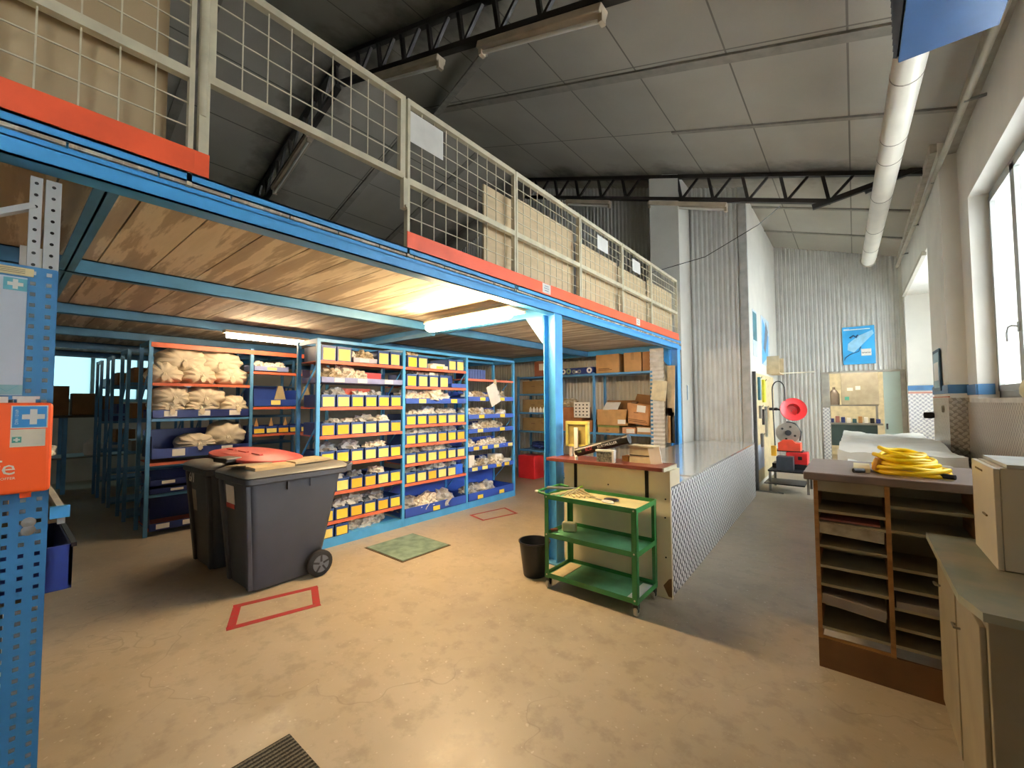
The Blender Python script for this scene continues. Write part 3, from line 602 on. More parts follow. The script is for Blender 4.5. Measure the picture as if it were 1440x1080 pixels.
for s_ in ((1.46,y0+.2,.17,.1,'sack squashed at the left of the blue tray'),(1.46,y0+.55,.2,.1,'sack at the middle of the blue tray'),(1.46,y0+.92,.18,.12,'sack at the right of the blue tray'),(1.57,y0+.24,.2,.13,'large sack upon another at the left of the middle row'),(1.55,y0+.60,.22,.14,'large sack upon another at the middle row')):
    sack((SX-.2,s_[1],s_[0]),(.2,s_[2],s_[3]),rnd.uniform(-.2,.2),'cream '+s_[4],rnd.randint(1,20))
for s_ in ((1.0,y0+.52,.22,.10,'sack at the left of the lowest row, above the red lid'),(1.02,y0+.86,.22,.16,'sack at the right of the lowest row, above the red lid')):
    sack((SX-.18,s_[1],s_[0]),(.2,s_[2],s_[3]),rnd.uniform(-.2,.2),'cream '+s_[4],rnd.randint(1,20))
# right bay of the sack rack
t=traybox(SX,SY[1]+.03,SY[1]+.50,2.07,.07,.4,'white-fronted tray with yellow parts on the rack between the sacks and the left bay',1,mat('pale_tray_blue','#8a93c4'),.1,YEL[1])
for q in range(3): bag((SX-.1,SY[1]+.12+q*.14,2.12),(.06,.07,.05),(1,0,1)[q],'small packet in the white-fronted tray, %s from the left'%ORD[q],group='packets beside the sacks')
t=traybox(SX,SY[1]+.03,SY[1]+.62,1.56,.10,.4,'blue tray with one yellow tag beside the sacks',1,BINB,.3,YEL[1])
for q,y in enumerate((SY[1]+.42,SY[1]+.80)):
    one('wooden_wedge',B().poly([(SX-.06,y-.09,1.66),(SX-.06,y+.07,1.66),(SX-.06,y+.02,1.86),(SX-.06,y-.04,1.86)],(-.02,0,0)),mat('grey_card','#b0a07c',.8),'upright tapered card divider, %s one, above the blue tray beside the sacks'%ORD[q],'divider','tapered dividers')
for q in range(5): 
    p=mk_bin(.15,.4,.11,'',BINB,YEL[q%3],.10); p.location=(SX-.0,SY[1]+.11+q*.165,1.165); p['label']='low bin with yellow label beside the sacks, %s from the left'%ORD[q]; p['group']='low bins beside the sacks'
for q in range(4):
    y=SY[1]+.1+q*.2; one('wooden_wedge',B().poly([(SX-.08,y-.03,1.27),(SX-.08,y+.03,1.27),(SX-.08,y+.0,1.39)],(-.015,0,0)),CARD,'pointed card divider, %s from the left, in the low bins beside the sacks'%ORD[q],'divider','pointed dividers')
# blocks seen through the side of the left bay
b=B(); 
# ---------------------------------------------------------------- darker racks behind
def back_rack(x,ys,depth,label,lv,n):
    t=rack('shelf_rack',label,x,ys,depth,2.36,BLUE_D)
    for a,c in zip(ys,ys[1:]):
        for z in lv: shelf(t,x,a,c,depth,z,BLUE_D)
    q=0
    for a,c in zip(ys,ys[1:]):
        for z in lv[:-1]:
            y=a+.06
            while y<c-.3:
                w=rnd.uniform(.18,.32); h=rnd.uniform(.12,.22); q+=1
                if q>n: return
                m=rnd.choice((BIND,CARD_D,BIND,GREYM)); one('parts_box',B().box(x-depth+.06,x-.03,y,y+w,z+.002,z+h),m,'%s box, %s along the %s'%({BIND:'dark blue',CARD_D:'brown',GREYM:'grey'}[m],ORD[q%16],label.replace('blue rack','rack')),'box','boxes on the dark racks'); y+=w+.03
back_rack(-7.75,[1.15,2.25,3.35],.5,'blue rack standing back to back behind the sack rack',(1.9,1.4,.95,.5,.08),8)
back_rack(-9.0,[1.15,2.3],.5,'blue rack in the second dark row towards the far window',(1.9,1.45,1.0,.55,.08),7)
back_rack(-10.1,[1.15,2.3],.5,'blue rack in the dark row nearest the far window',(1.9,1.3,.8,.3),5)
t=thing('workbench','dark bench under the pale far window','table',(-11.4,.9,0)); bm=mat('dark_bench','#4a4640',.7)
b=B(); b.box(-11.8,-10.9,-.6,2.2,1.36,1.40); part('bench_top',b,bm,t); b=B(); b.box(-11.8,-10.95,-.55,2.15,.62,.65); part('lower_shelf',b,GREYM,t)
for x in (-11.75,-10.97):
    for y in (-.55,.8,2.1): b=B(); b.box(x-.03,x+.03,y-.03,y+.03,0,1.36); part('leg',b,BLUE_D,t)
for (y0_,y1_,z1_,m,l) in ((.45,.84,1.93,CARD_D,'tall dark box at the left on the bench under the far window'),(.88,1.27,1.80,CARD_D,'wide dark box in the middle of the bench under the far window'),(1.29,1.53,1.76,CARD_D,'small dark box at the right on the bench under the far window')):
    bev(one('cardboard_box',B().box(-11.4,-11.0,y0_,y1_,1.402,z1_),m,l,'box'),.005)
one('canister',B().lathe([(.0,0),(.12,0),(.14,.05),(.14,.2),(.06,.28),(.05,.31)],(-11.2,1.2,.652),18),WHITEP,'pale round canister on the lower shelf of the dark bench','canister',smooth=True)
# ---------------------------------------------------------------- rack at the end wall
t=thing('shelf_rack','blue shelf unit with cardboard boxes against the corrugated end wall','shelving',(-4.2,7.4,0)); ER=t
EY=7.15; ux=[-5.66,-4.88,-3.83,-2.72]
for x in ux:
    for y in (EY,EY+.45):
        b=B(); b.box(x-.022,x+.022,y,y+.035,0,2.16); part('upright',b,BLUE_D,t)
def esh(x0,x1,z): b=B(); b.box(x0+.022,x1-.022,EY,EY+.48,z-.035,z-.03+.03); part('shelf',b,BLUE_D,ER)
for z in (2.14,1.78,1.39,1.0,.60): esh(ux[0],ux[1],z)
for z in (2.14,1.03,.12): esh(ux[1],ux[2],z); esh(ux[2],ux[3],z)
def ebox(x0,x1,z0,z1,label,m=CARD,rz=0,ry=0,d=.36,flap=False,tag=None,tape=False,print_=None,cat='box'):
    t=thing('cardboard_box',label,cat,((x0+x1)/2,EY+.04+d/2,z0),rz); w=x1-x0; h=z1-z0; b=B(); Rm=Matrix.Rotation(ry,4,'Y')
    def T(bb):
        bmesh.ops.transform(bb.b,matrix=Rm,verts=bb.b.verts); return bb
    if flap: b.box(-w/2,w/2,-d/2,-d/2+.006,0,h).box(-w/2,w/2,d/2-.006,d/2,0,h).box(-w/2,-w/2+.006,-d/2,d/2,0,h).box(w/2-.006,w/2,-d/2,d/2,0,h).box(-w/2,w/2,-d/2,d/2,0,.006)
    else: b.box(-w/2,w/2,-d/2,d/2,0,h)
    part('box_body',T(b),m,t,False)
    if flap:
        b=B(); b.poly([(-w/2,-d/2,h),(w/2,-d/2,h),(w/2,-d/2-.05,h+.13),(-w/2,-d/2-.05,h+.13)],(0,.005,0)); 
        b=B(); b.poly([(-w/2,d/2,h),(w/2,d/2,h),(w/2-.03,d/2+.03,h+.17),(-w/2+.03,d/2+.03,h+.17)],(0,.005,0)); part('flap',T(b),CARD_D,t,False)
        b=B(); b.poly([(w/2,-d/2,h),(w/2,d/2,h),(w/2+.07,d/2-.03,h+.15),(w/2+.07,-d/2+.03,h+.15)],(.005,0,0)); part('flap',T(b),CARD_D,t,False)
    if tape: b=B(); b.box(-.03,.03,-d/2-.001,-d/2,h*.6,h); part('tape',T(b),mat('brown_tape','#9c7446',.4),t,False)
    if tag: b=B(); a=tag; b.box(-w/2+a[0]*w,-w/2+a[1]*w,-d/2-.002,-d/2,a[2]*h,a[3]*h); part('paper_label',T(b),WHITEP,t,False)
    if print_:
        b=B(); 
        for (px0,px1,pz) in print_: b.box(-w/2+px0*w,-w/2+px1*w,-d/2-.0015,-d/2,pz*h,pz*h+.012)
        part('printing',T(b),mat('brown_print','#6b4a2c',.8),t,False)
    return t
# left narrow column
for q,(z,h) in enumerate(((1.78,.27),(1.39,.27),(1.0,.27),(2.14,.22))):
    if q<3: ebox(ux[0]+.10,ux[1]-.03,z+.002,z+h,'flat brown carton filling the %s shelf of the narrow column at the end wall'%['upper','middle','lower'][q],mat('dim_carton','#8f7446',.8),print_=((.35,.5,.55),(.75,.85,.6)))
ebox(ux[1]-.36,ux[1]-.02,2.142,2.142+.31,'reddish brown carton with a white label on top of the narrow column',mat('red_carton','#8a4f30',.8),tag=(.35,.75,.4,.85))
for q in range(5): 
    t=thing('bottle','small white bottle on the second shelf of the narrow column, %s from the left'%ORD[q],'bottle',(ux[0]+.32+q*.085,EY+.03,1.39+.001),0,'small white bottles'); b=B(); b.lathe([(.0,0),(.03,0),(.032,.02),(.03,.07),(.012,.095),(.012,.11)],(0,0,0),12); part('bottle_body',b,WHITEP,t,False,True)
b=B(); b.blob((-5.15,EY+.25,.67),(.28,.2,.09),.5,3,3,5); one('folded_cloth',b,BIND,'heap of dark blue cloth on the lowest shelf of the narrow column','cloth')
bev(one('red_crate',B().box(-5.62,-5.2,7.1,7.45,0,.48),REDP,'red plastic crate on the floor under the narrow column','crate'),.01)
# middle bay: tubes above, boxes
t=traybox(0,0,0,0,0,0,'x',0) if False else None
cr=thing('storage_tray','long dark blue open crate holding rolled tubes on top of the end wall shelving','crate',(-4.36,EY+.2,2.142)); b=B(); b.box(ux[1]+.03,ux[2]-.02,EY+.01,EY+.02,2.145,2.27).box(ux[1]+.03,ux[2]-.02,EY+.02,EY+.42,2.142,2.15).box(ux[1]+.03,ux[1]+.04,EY+.02,EY+.42,2.15,2.27).box(ux[2]-.03,ux[2]-.02,EY+.02,EY+.42,2.15,2.27); part('crate_body',b,BIND,cr)
b=B(); b.box(-4.25,-4.17,EY+.005,EY+.01,2.17,2.21); part('label_card',b,WHITEP,cr)
for q,(x,r,m) in enumerate(((-4.62,.045,WHITEP),(-4.50,.05,WHITEP),(-4.38,.055,mat('olive_tube','#8fa07a')),(-4.26,.04,GREYM),(-4.14,.04,GREYM),(-3.92,.055,WHITEP))):
    t=thing('roll','rolled %s tube end, %s from the left in the dark blue crate'%('white' if m is WHITEP else 'grey-green',ORD[q]),'roll',(x,EY+.2,2.25),0,'rolls in the crate'); b=B(); b.lathe([(r*.45,0),(r,0),(r,.36),(r*.45,.36),(r*.45,.0)],(x,EY+.0,2.155+r),16,'y',False); part('roll_body',b,m,t,True,True)
ebox(ux[1]+.30,ux[2]-.06,1.032,1.25,'reddish carton under the rounded patterned box in the middle bay',mat('red_carton2','#b07850',.8)); ebox(ux[1]+.10,ux[2]-.28,1.252,1.50,'brown carton with grey lid in the middle bay of the end wall shelving',mat('red_carton3','#a9714c',.8))
t=thing('patterned_box','white rounded box printed with small dark symbols in the middle bay','box',(-4.08,EY+.1,1.36)); b=B(); b.box(-4.26,-3.92,EY-.02,EY+.02,1.30,1.60); bev(part('box_body',b,WHITEP,t),.01); 
for i in range(4):
    for j in range(4): b=B(); b.box(-4.22+i*.08,-4.19+i*.08,EY-.023,EY-.02,1.34+j*.065,1.365+j*.065); part('printed_symbol',b,BLACK,t)
b=B(); b.blob((-4.45,EY+.2,1.57),(.17,.14,.10),.5,3,3,2); one('crumpled_bag',b,BAG[2],'crumpled brown bag on the cartons of the middle bay','bag')
# right bay
ebox(ux[2]+.04,ux[2]+.50,2.142,2.142+.345,'square cardboard box at the left on top of the right bay, end wall shelving',print_=((.1,.7,.15),(.1,.6,.22)))
ebox(ux[2]+.60,ux[2]+.92,2.142,2.142+.345,'cardboard box in the middle on top of the right bay',CARD,tape=True); ebox(ux[3]-.16,ux[3]-.0,2.142,2.142+.34,'brown carton half hidden at the right end on top of the right bay',mat('brown_carton4','#9a6c40',.8))
ebox(ux[2]+.06,ux[2]+.48,1.032,1.13,'flat green-topped carton at the left of the right bay',mat('carton5','#b58c56',.8),print_=((.4,.55,.4),)); one('lid',B().box(ux[2]+.05,ux[2]+.49,EY+.03,EY+.40,1.131,1.165),mat('olive_green','#7d8a4a',.7),'olive green lid on the flat carton of the right bay','lid')
ebox(ux[2]+.55,ux[2]+.80,1.032,1.14,'small pinkish carton at the bottom of the right bay',mat('carton6','#c7936c',.8),tag=(.3,.9,.1,.8)); ebox(ux[2]+.82,ux[3]-.03,1.032,1.16,'small carton with blue-white printing at the bottom right of the right bay',CARD,tag=(.05,.95,.3,.9))
ebox(ux[2]+.04,ux[2]+.66,1.167,1.46,'wide open cardboard box with a white tag in the right bay',mat('carton7','#b98f5c',.85),flap=True,tag=(.68,.92,.12,.38))
one('open_book',B().box(ux[2]+.16,ux[2]+.44,EY+.02,EY+.26,1.52,1.53,rot=(.6,0,.1)),WHITEP,'white folded sheet lying on the open box in the right bay','papers')
ebox(ux[3]-.50,ux[3]-.06,1.20,1.56,'tilted open cardboard box with a red band and white label in the right bay',mat('carton8','#c08a5a',.85),0,.12,.3,True,(.42,.78,.62,.95),False,((.15,.9,.12),(.1,.85,.2),(.3,.5,.55)))
t=thing('panel','white ribbed sheet metal panel at the right end of the end wall shelving','panel',(-2.6,EY,.7)); b=B()
def ribs(u,v): return (-2.735+u*.235,EY+.0+.008*math.sin(v*2*PI*26),.70+v*1.82)
b.grid(ribs,1,208); part('sheet',b,mat('white_ribbed','#dcdcd8',.4,.1),t,True,True)
b=B(); b.box(-2.74,-2.50,EY+.012,EY+.02,0,2.5); part('backing',b,GREYM,t)
one('paper_sign',B().box(-2.70,-2.45,EY-.03,EY-.025,1.62,1.96,rot=(0,.12,0)),mat('cream_sheet','#ddd2b0',.8),'cream sheet with a brown stain pinned to the ribbed panel','sign')
for l,x0,x1,z0,z1,m,tilt in (('long pale wooden lath leaning beside the ribbed panel',-2.57,-2.50,.9,2.22,PLY,.0),('wide pale board leaning in front of the blue end post',-2.52,-2.37,1.36,2.22,mat('pale_wood2','#c9ae84',.7),.03),('narrow brown board leaning by the end post',-2.50,-2.42,.9,1.5,CARD,.02),('black rectangular tube leaning by the end post',-2.45,-2.385,.9,1.42,BLACK,0)):
    one('leaning_board',B().box(x0,x1,EY+.14,EY+.16,z0,z1,rot=(0,tilt,0)),m,l,'board')
# ---------------------------------------------------------------- red floor markings (paint on the floor)
def frame_mark(p,w,label):
    b=B(); n=len(p); c=Vector((sum(q[0] for q in p)/n,sum(q[1] for q in p)/n))
    for i in range(n):
        a,d=Vector(p[i]),Vector(p[(i+1)%n]); u=(d-a).normalized(); e=w/2 if i%2 else -w/2; b.bar((*(a+u*e),.0015),(*(d-u*e),.0015),w,.002)
    return one('floor_marking',b,mat('red_floor_paint','#9c1d28',.6,0,.25,30,0,'#8a4338'),label,'marking')
frame_mark([(-3.50,1.11),(-3.36,1.66),(-3.69,1.80),(-3.84,1.26)],.055,'red painted rectangle on the floor in front of the wheeled bins')
frame_mark([(-4.28,4.32),(-3.97,4.24),(-3.84,4.80),(-4.17,4.93)],.035,'faded red painted rectangle on the floor in front of the shelving')
t=thing('floor_plate','worn teal steel inspection plate set in the floor before the shelving','plate',(-3.9,2.95,0)); b=B(); b.box(-4.23,-3.585,2.645,3.26,.001,.012,rot=(0,0,.0)); part('plate',b,TEAL,t); b=B(); b.box(-4.25,-3.565,2.625,3.28,.0,.004); part('rim',b,mat('rust','#5a4a36',.8),t)
bev(one('door_mat',B().box(-2.16,-.9,-.1,.945,.0,.014),MATM,'dark ribbed floor mat at the bottom edge of the picture','mat'),.004)
# ---------------------------------------------------------------- wheeled bins
def wbin(cx,label,sticker,rz=0,mark=False):
    t=thing('wheeled_bin',label,'bin',(cx,1.38 if cx>-4.6 else 1.33,0),rz); W=.36; D=.70  # local: +y towards the wheels
    def ring(w,y0_,y1_,z,r=.05):
        pts=[]
        for (x,y,a0) in ((w-r,y0_+r,-PI/2),(w-r,y1_-r,0),(-w+r,y1_-r,PI/2),(-w+r,y0_+r,PI)):
            for k in range(5): a=a0+k*PI/8; pts.append((x+r*math.cos(a),y+r*math.sin(a),z))
        return pts
    b=B(); b.loft([ring(.235,.02,.56,.02),ring(.25,.01,.60,.06),ring(.30,-.02,.70,.60),ring(.335,-.05,.76,.94),ring(.335,-.05,.76,.955)]); part('body',b,BINGREY,t,False,True)
    b=B(); b.loft([ring(.36,-.08,.80,.925),ring(.37,-.09,.81,.935),ring(.37,-.09,.81,.975),ring(.35,-.07,.79,.98)]); part('rim',b,BINGREY,t,False,True)
    b=B(); b.loft([ring(.35,-.08,.80,.98),ring(.365,-.095,.82,.985),ring(.355,-.085,.83,1.0),ring(.30,-.03,.80,1.03),ring(.05,.25,.60,1.045)]); part('lid',b,mat('bin_lid_grey','#6d6e6c',.45,0,.06,4),t,False,True)
    for s_ in (-1,1):
        b=B(); b.lathe([(.028,-.025),(.10,-.028),(.118,-.015),(.118,.015),(.10,.028),(.028,.025)],(s_*.315,.56,.118),28,'x'); w_=part('wheel',b,RUBBER,t,False,True)
        b=B(); b.lathe([(.02,-.03),(.075,-.031),(.08,-.02),(.08,.02),(.075,.031),(.02,.03)],(s_*.315,.56,.118),20,'x'); part('hub',b,mat('hub_grey','#5b5f66',.5),w_,False,True)
        for k in range(5):
            a=2*PI*k/5; b=B(); b.box(s_*.315+s_*.031-.002,s_*.315+s_*.031+.004,.56-.008,.56+.008,.118+.02,.118+.078,rot=(a,0,0),c=(s_*.315+s_*.031,.56,.118)); part('spoke',b,BLACK,w_,False)
    b=B(); b.tube([(-.33,.56,.118),(.33,.56,.118)],.012,8); part('axle',b,GREYM,t,False)
    b=B(); b.tube([(-.27,.80,.95),(-.27,.90,.99),(.27,.90,.99),(.27,.80,.95)],.016,8).box(-.29,-.2,.79,.89,.93,.99).box(.2,.29,.79,.89,.93,.99); part('handle',b,BINGREY,t,False)
    for y in (.25,.45): b=B(); b.box(.325,.352,y-.006,y+.006,.85,.925); part('rib',b,BINGREY,t,False)
    for s_ in (-1,1): b=B(); b.bar((s_*.285,-.055,.92),(s_*.205,.012,.03),.06,.04,up=(0,1,0)); bev(part('front_bead',b,BINGREY,t,False),.01)
    for (x0,x1,z0,z1,m,l) in sticker: b=B(); b.box(x0,x1,-.0585+(.94-z0)*.08,-.0555+(.94-z0)*.08,z0,z1,rot=(.08,0,0)); part('sticker',b,m,t,False,False,l)
    if mark: b=B(); b.text('6/1',.13,Matrix.Translation((-.16,-.058,.86))@Matrix.Rotation(PI/2,4,'X')); part('painted_number',b,WHITEP,t,False)
    return t
redst=mat('red_sticker','#b03228',.5)
wbin(-4.20,'dark grey wheeled bin nearest the camera, wheel to the right',[(-.20,-.02,.72,.88,WHITEP,'white sticker'),(-.20,-.02,.68,.72,redst,'red sticker band')],.03)
wbin(-5.02,'dark grey wheeled bin behind the nearest one, marked 6/1',[(-.24,-.12,.50,.74,mat('worn_sticker','#a7a196',.7),'worn pale sticker')],.03,True)
t=thing('bin_lid','red plastic container lid lying across the two wheeled bins','lid',(-4.85,1.72,1.05)); b=B()
def ov(s,z): 
    return [(-4.88+.78*s*(abs(math.cos(a))**.7)*(1 if math.cos(a)>0 else -1),1.72+.30*s*(abs(math.sin(a))**.8)*(1 if math.sin(a)>0 else -1),z) for a in [2*PI*k/40 for k in range(40)]]
b.loft([ov(.97,1.046),ov(1,1.055),ov(1,1.075),ov(.96,1.085),ov(.85,1.088),ov(.8,1.102),ov(.3,1.108)]); part('lid_plate',b,REDL,t,True,True)
for x in (-5.2,-4.85,-4.5): b=B(); b.box(x-.10,x+.10,1.60,1.63,1.108,1.118); part('rib',b,REDL,t)
one('cardboard_piece',B().box(-4.35,-4.05,1.33,1.56,1.05,1.062,rot=(.0,-.08,.2)),mat('grey_card2','#a89a80',.8),'bent grey-brown cardboard piece on the nearest bin lid','cardboard')
one('cardboard_piece',B().box(-4.10,-3.92,1.38,1.72,1.035,1.06,rot=(0,.04,.1)),mat('tan_card','#c3ac84',.8),'flat tan cardboard piece at the corner of the nearest bin lid','cardboard')
one('plastic_tray',B().box(-4.22,-3.98,1.72,2.08,1.048,1.07,rot=(0,.02,.15)),mat('beige_plate','#b9a987',.6),'flat beige plate at the back of the nearest bin lid','plate')
bev(one('metal_clasp',B().box(-4.72,-4.50,1.33,1.48,1.05,1.095,rot=(0,0,.2)),BLACK,'small black clasp lying in front of the red lid','clasp'),.01)
# ---------------------------------------------------------------- left rack with perforated panel
PX=-2.245
t=thing('perforated_panel','blue perforated steel end panel at the left edge of the picture','panel',(PX,-.5,.03))
b=B(); p=.038; ny=30; nz=54; hw=.0068; Y_=.128; Z_=2.085
def quad(b,ya,yb,za,zb):
    for x in (PX,): b.b.faces.new([b.b.verts.new(q) for q in ((x,ya,za),(x,yb,za),(x,yb,zb),(x,ya,zb))])
for j in range(nz):
    za=Z_-(j+1)*p; quad(b,Y_-ny*p,Y_,za,za+p/2-hw); quad(b,Y_-ny*p,Y_,za+p/2+hw,za+p)
    for i in range(ny):
        ya=Y_-(i+1)*p; quad(b,ya,ya+p/2-hw,za+p/2-hw,za+p/2+hw); quad(b,ya+p/2+hw,ya+p,za+p/2-hw,za+p/2+hw)
b.box(PX-.03,PX+.001,Y_,Y_+.003,.03,Z_).box(PX-.03,PX,Y_-ny*p,Y_,Z_,Z_+.003)
part('panel_sheet',b,BLUEP,t)
b=B(); b.lathe([(.0,0),(.016,0),(.018,.004),(.0,.006)],(PX,.086,1.190),16,'x',False).lathe([(.0,0),(.016,0),(.018,.004),(.0,.006)],(PX,.086,1.163),16,'x',False); part('panel_lock',b,GALV,t,True,True)
MX3=lambda x,y,z:Matrix.Translation((x,y,z))@Matrix.Rotation(PI/2,4,'Z')@Matrix.Rotation(PI/2,4,'X')
teal=mat('teal_print','#5fa7b5',.6); blu=mat('sign_blue','#2f86c4',.5)
t=thing('information_sheet','pale laminated first aid sheet with a white cross on teal, hung on the blue panel','sign',(PX+.004,-.1,1.62))
b=B(); b.box(PX+.003,PX+.005,-.30,.058,1.632,2.043); part('sheet',b,mat('pale_sheet','#c8d0dc',.5,0,.03),t)
b=B(); b.box(PX+.005,PX+.006,.004,.058,1.995,2.038); part('cross_field',b,teal,t); b=B(); b.box(PX+.006,PX+.007,.013,.049,2.011,2.023).box(PX+.006,PX+.0069,.025,.037,2.000,2.034); part('white_cross',b,WHITEP,t)
b=B(); b.box(PX+.005,PX+.006,-.30,.058,1.634,1.668); part('teal_band',b,mat('pale_teal','#8fb6bb',.6),t); b=B(); b.bar((PX+.0065,-.002,1.665),(PX+.0065,.022,1.645),.008,.001).bar((PX+.0065,.022,1.645),(PX+.0065,.046,1.665),.008,.001); part('chevron',b,teal,t)
t=thing('name_plate','cream sticker with small print at the top of the blue panel','sign',(PX+.003,-.03,2.055)); b=B(); b.box(PX+.002,PX+.004,-.12,.072,2.050,2.078); part('plate',b,mat('cream_sticker','#e2cf9a',.5),t)
b=B(); 
for k in range(3): b.box(PX+.004,PX+.0045,-.02,.052,2.070-k*.006,2.0715-k*.006)
part('print_line',b,BLACK,t)
KX=-2.10; org=mat('first_aid_orange','#ea5418',.42,0,.04,4)
t=thing('first_aid_kit','orange first aid case with white cross sticker hanging on the blue panel','first aid kit',(KX-.07,-.1,1.31))
b=B(); b.box(KX-.062,KX,-.26,.125,1.312,1.606); bev(part('case_front',b,org,t),.012,3)
b=B(); b.box(KX-.1445,KX-.066,-.258,.123,1.314,1.604); bev(part('case_back',b,mat('first_aid_orange_b','#d94a16',.45),t),.012,3)
b=B(); b.box(KX-.09,KX-.03,.045,.085,1.606,1.618).box(KX-.08,KX-.04,.035,.095,1.618,1.628); part('latch',b,WHITEP,t); b=B(); b.box(KX-.09,KX-.03,-.06,.026,1.606,1.626); part('latch',b,WHITEP,t)
b=B(); b.box(KX-.08,KX-.04,.06,.085,1.292,1.312); part('catch',b,org,t)
b=B(); b.box(KX+.0005,KX+.0015,.033,.113,1.523,1.597); bev(part('sticker',b,WHITEP,t,label='white sticker edge'),.0004)
b=B(); b.box(KX+.0015,KX+.002,.036,.110,1.526,1.594); part('sticker_field',b,blu,t)
b=B(); b.box(KX+.002,KX+.0025,.056,.106,1.552,1.568).box(KX+.002,KX+.0026,.073,.089,1.535,1.585); part('white_cross',b,WHITEP,t)
b=B(); b.text('DIN 13169',.0105,MX3(KX+.0022,.0455,1.560)@Matrix.Rotation(PI/2,4,'Z'),.0003); part('printed_text',b,WHITEP,t)
b=B(); b.box(KX+.0005,KX+.0015,.033,.109,1.463,1.520); part('sticker',b,mat('cream_paper','#e9e0cc',.7),t)
b=B(); b.box(KX+.0015,KX+.002,.037,.057,1.477,1.496); part('cross_field',b,mat('green_sign','#4a9a8a',.6),t); b=B(); b.box(KX+.002,KX+.0024,.040,.054,1.484,1.489).box(KX+.002,KX+.0025,.0445,.0495,1.480,1.493); part('white_cross',b,WHITEP,t)
b=B(); b.text('Erste Hilfe',.068,MX3(KX+.0008,.049,1.397),.0006,'RIGHT'); part('lettering',b,WHITEP,t); b=B(); b.text('ERSTE HILFE KOFFER',.011,MX3(KX+.0008,.048,1.364),.0004,'RIGHT'); part('lettering',b,WHITEP,t)
# rack behind the panel
t=thing('pallet_rack','galvanised perforated rack upright with blue beams behind the blue panel','rack',(-2.9,-.3,0))
def upr(y0_,y1_,x,name='upright'):
    b=B(); b.box(x-.05,x,y0_,y1_,0,2.47); part(name,b,mat('galvanised_bright','#cfd3d4',.4,.4,.05,12),t)
    b=B(); z=1.95
    yc=(y0_+y1_)/2
    while z<2.45: b.lathe([(.0,0),(.0058,0),(.0058,.001),(.0,.001)],(x,yc,z),12,'x',False); z+=.045
    part('holes',b,DARK,t)
upr(.058,.090,-2.40); upr(.098,.140,-2.40); upr(.058,.14,-3.5)
b=B(); b.bar((-2.42,.07,2.36),(-2.42,-.25,2.15),.045,.02); part('brace',b,mat('galvanised_bright','#cfd3d4',.4,.4,.05,12),t)
b=B(); b.box(-3.5,-2.30,-1.1,.10,1.17,1.19); part('shelf_board',b,mat('shelf_wood','#8d6f4c',.7),t); b=B(); b.box(-3.5,-2.26,.155,.175,1.165,1.225); part('beam',b,mat('worn_white','#b9b8b2',.5),t); b=B(); b.box(-3.5,-2.27,.10,.155,1.17,1.195); part('shelf_edge',b,mat('shelf_wood','#8d6f4c',.7),t); b=B(); b.box(-2.26,-2.24,.135,.185,1.19,1.232); part('beam_end',b,BLUE,t)
b=B(); b.box(-3.5,-2.30,-1.1,.10,.90,.915); part('shelf_board',b,mat('shelf_wood','#8d6f4c',.7),t)
b=B(); b.box(-3.5,-2.30,-1.1,.12,1.78,1.80); part('shelf_board',b,mat('shelf_wood','#8d6f4c',.7),t)
tr=thing('storage_tray','dark blue plastic bin sticking out behind the blue panel','bin',(-2.5,.02,.93)); b=B(); b.box(-2.9,-2.28,-.2,.20,.92,.93).box(-2.29,-2.28,-.2,.20,.93,1.08).box(-2.9,-2.89,-.2,.20,.93,1.08).box(-2.9,-2.28,.19,.20,.93,1.08).box(-2.9,-2.28,-.2,-.19,.93,1.08); part('tray_body',b,BIND,tr); b=B(); b.box(-2.9,-2.278,.195,.21,1.07,1.085); part('rim',b,BLACK,tr)
b=B(); b.blob((-2.42,.12,1.42),(.05,.035,.03),.6,3,2,4,False); b.bar((-2.42,.12,1.19),(-2.42,.12,1.42),.006); one('crumpled_bag',b,BAG[1],'small crumpled packet peeking out behind the orange case','bag')

for q,(z,h) in enumerate(((.916,.22),(1.192,.5),(.05,.4),(.50,.36),(1.80,.26))):  # crates added behind the panel so its holes look dark
    bev(one('added_crate',B().box(-3.2,-2.36,-1.0,.04,z+.002,z+h),mat('crate_dark','#1d2025',.7),'dark crate added behind the blue perforated panel, %s'%['on the lower shelf board','on the middle shelf board','on the floor','above the floor crate','on the highest board'][q],'crate','dark crates added behind the panel'),.01)
# ---------------------------------------------------------------- counter and hutch
rz=-.03
t=thing('counter','long counter clad in aluminium tread plate with a bright metal top','counter',(-1.27,3.53,0))
def cx(y): return -1.205-(y-3.53)*.0300
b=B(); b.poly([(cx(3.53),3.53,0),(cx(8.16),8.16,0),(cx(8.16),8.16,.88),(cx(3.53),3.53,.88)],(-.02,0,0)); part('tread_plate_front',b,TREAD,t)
b=B(); b.poly([(cx(3.53)-.02,3.56,0),(cx(8.16)-.02,8.15,0),(-2.25,8.15,0),(-2.25,3.75,0),(-2.0,3.75,0),(-2.0,3.56,0)],(0,0,.875)); part('counter_body',b,BEIGE,t)
b=B(); b.poly([(cx(3.56)+.006,3.56,.88),(cx(8.16)+.006,8.16,.88),(-2.27,8.16,.88),(-2.27,3.75,.88)],(0,0,.02)); part('metal_top',b,TREADT,t)
b=B(); b.poly([(cx(4.15)+.012,4.15,.90),(cx(5.6)+.012,5.6,.90),(-2.2,5.6,.90),(-2.2,4.1,.90)],(0,0,.006)); part('overlaid_sheet',b,TREADT,t)
t=thing('hutch','beige raised counter end with a red-brown laminate top, the green trolley before it','counter',(-1.7,3.5,0))
b=B(); b.box(-2.20,-1.190,3.50,3.525,0,1.03); bev(part('front_panel',b,BEIGE,t),.002)
b=B(); b.box(-2.20,-1.190,3.526,3.74,.90,1.03); part('box_frame',b,BEIGE,t)
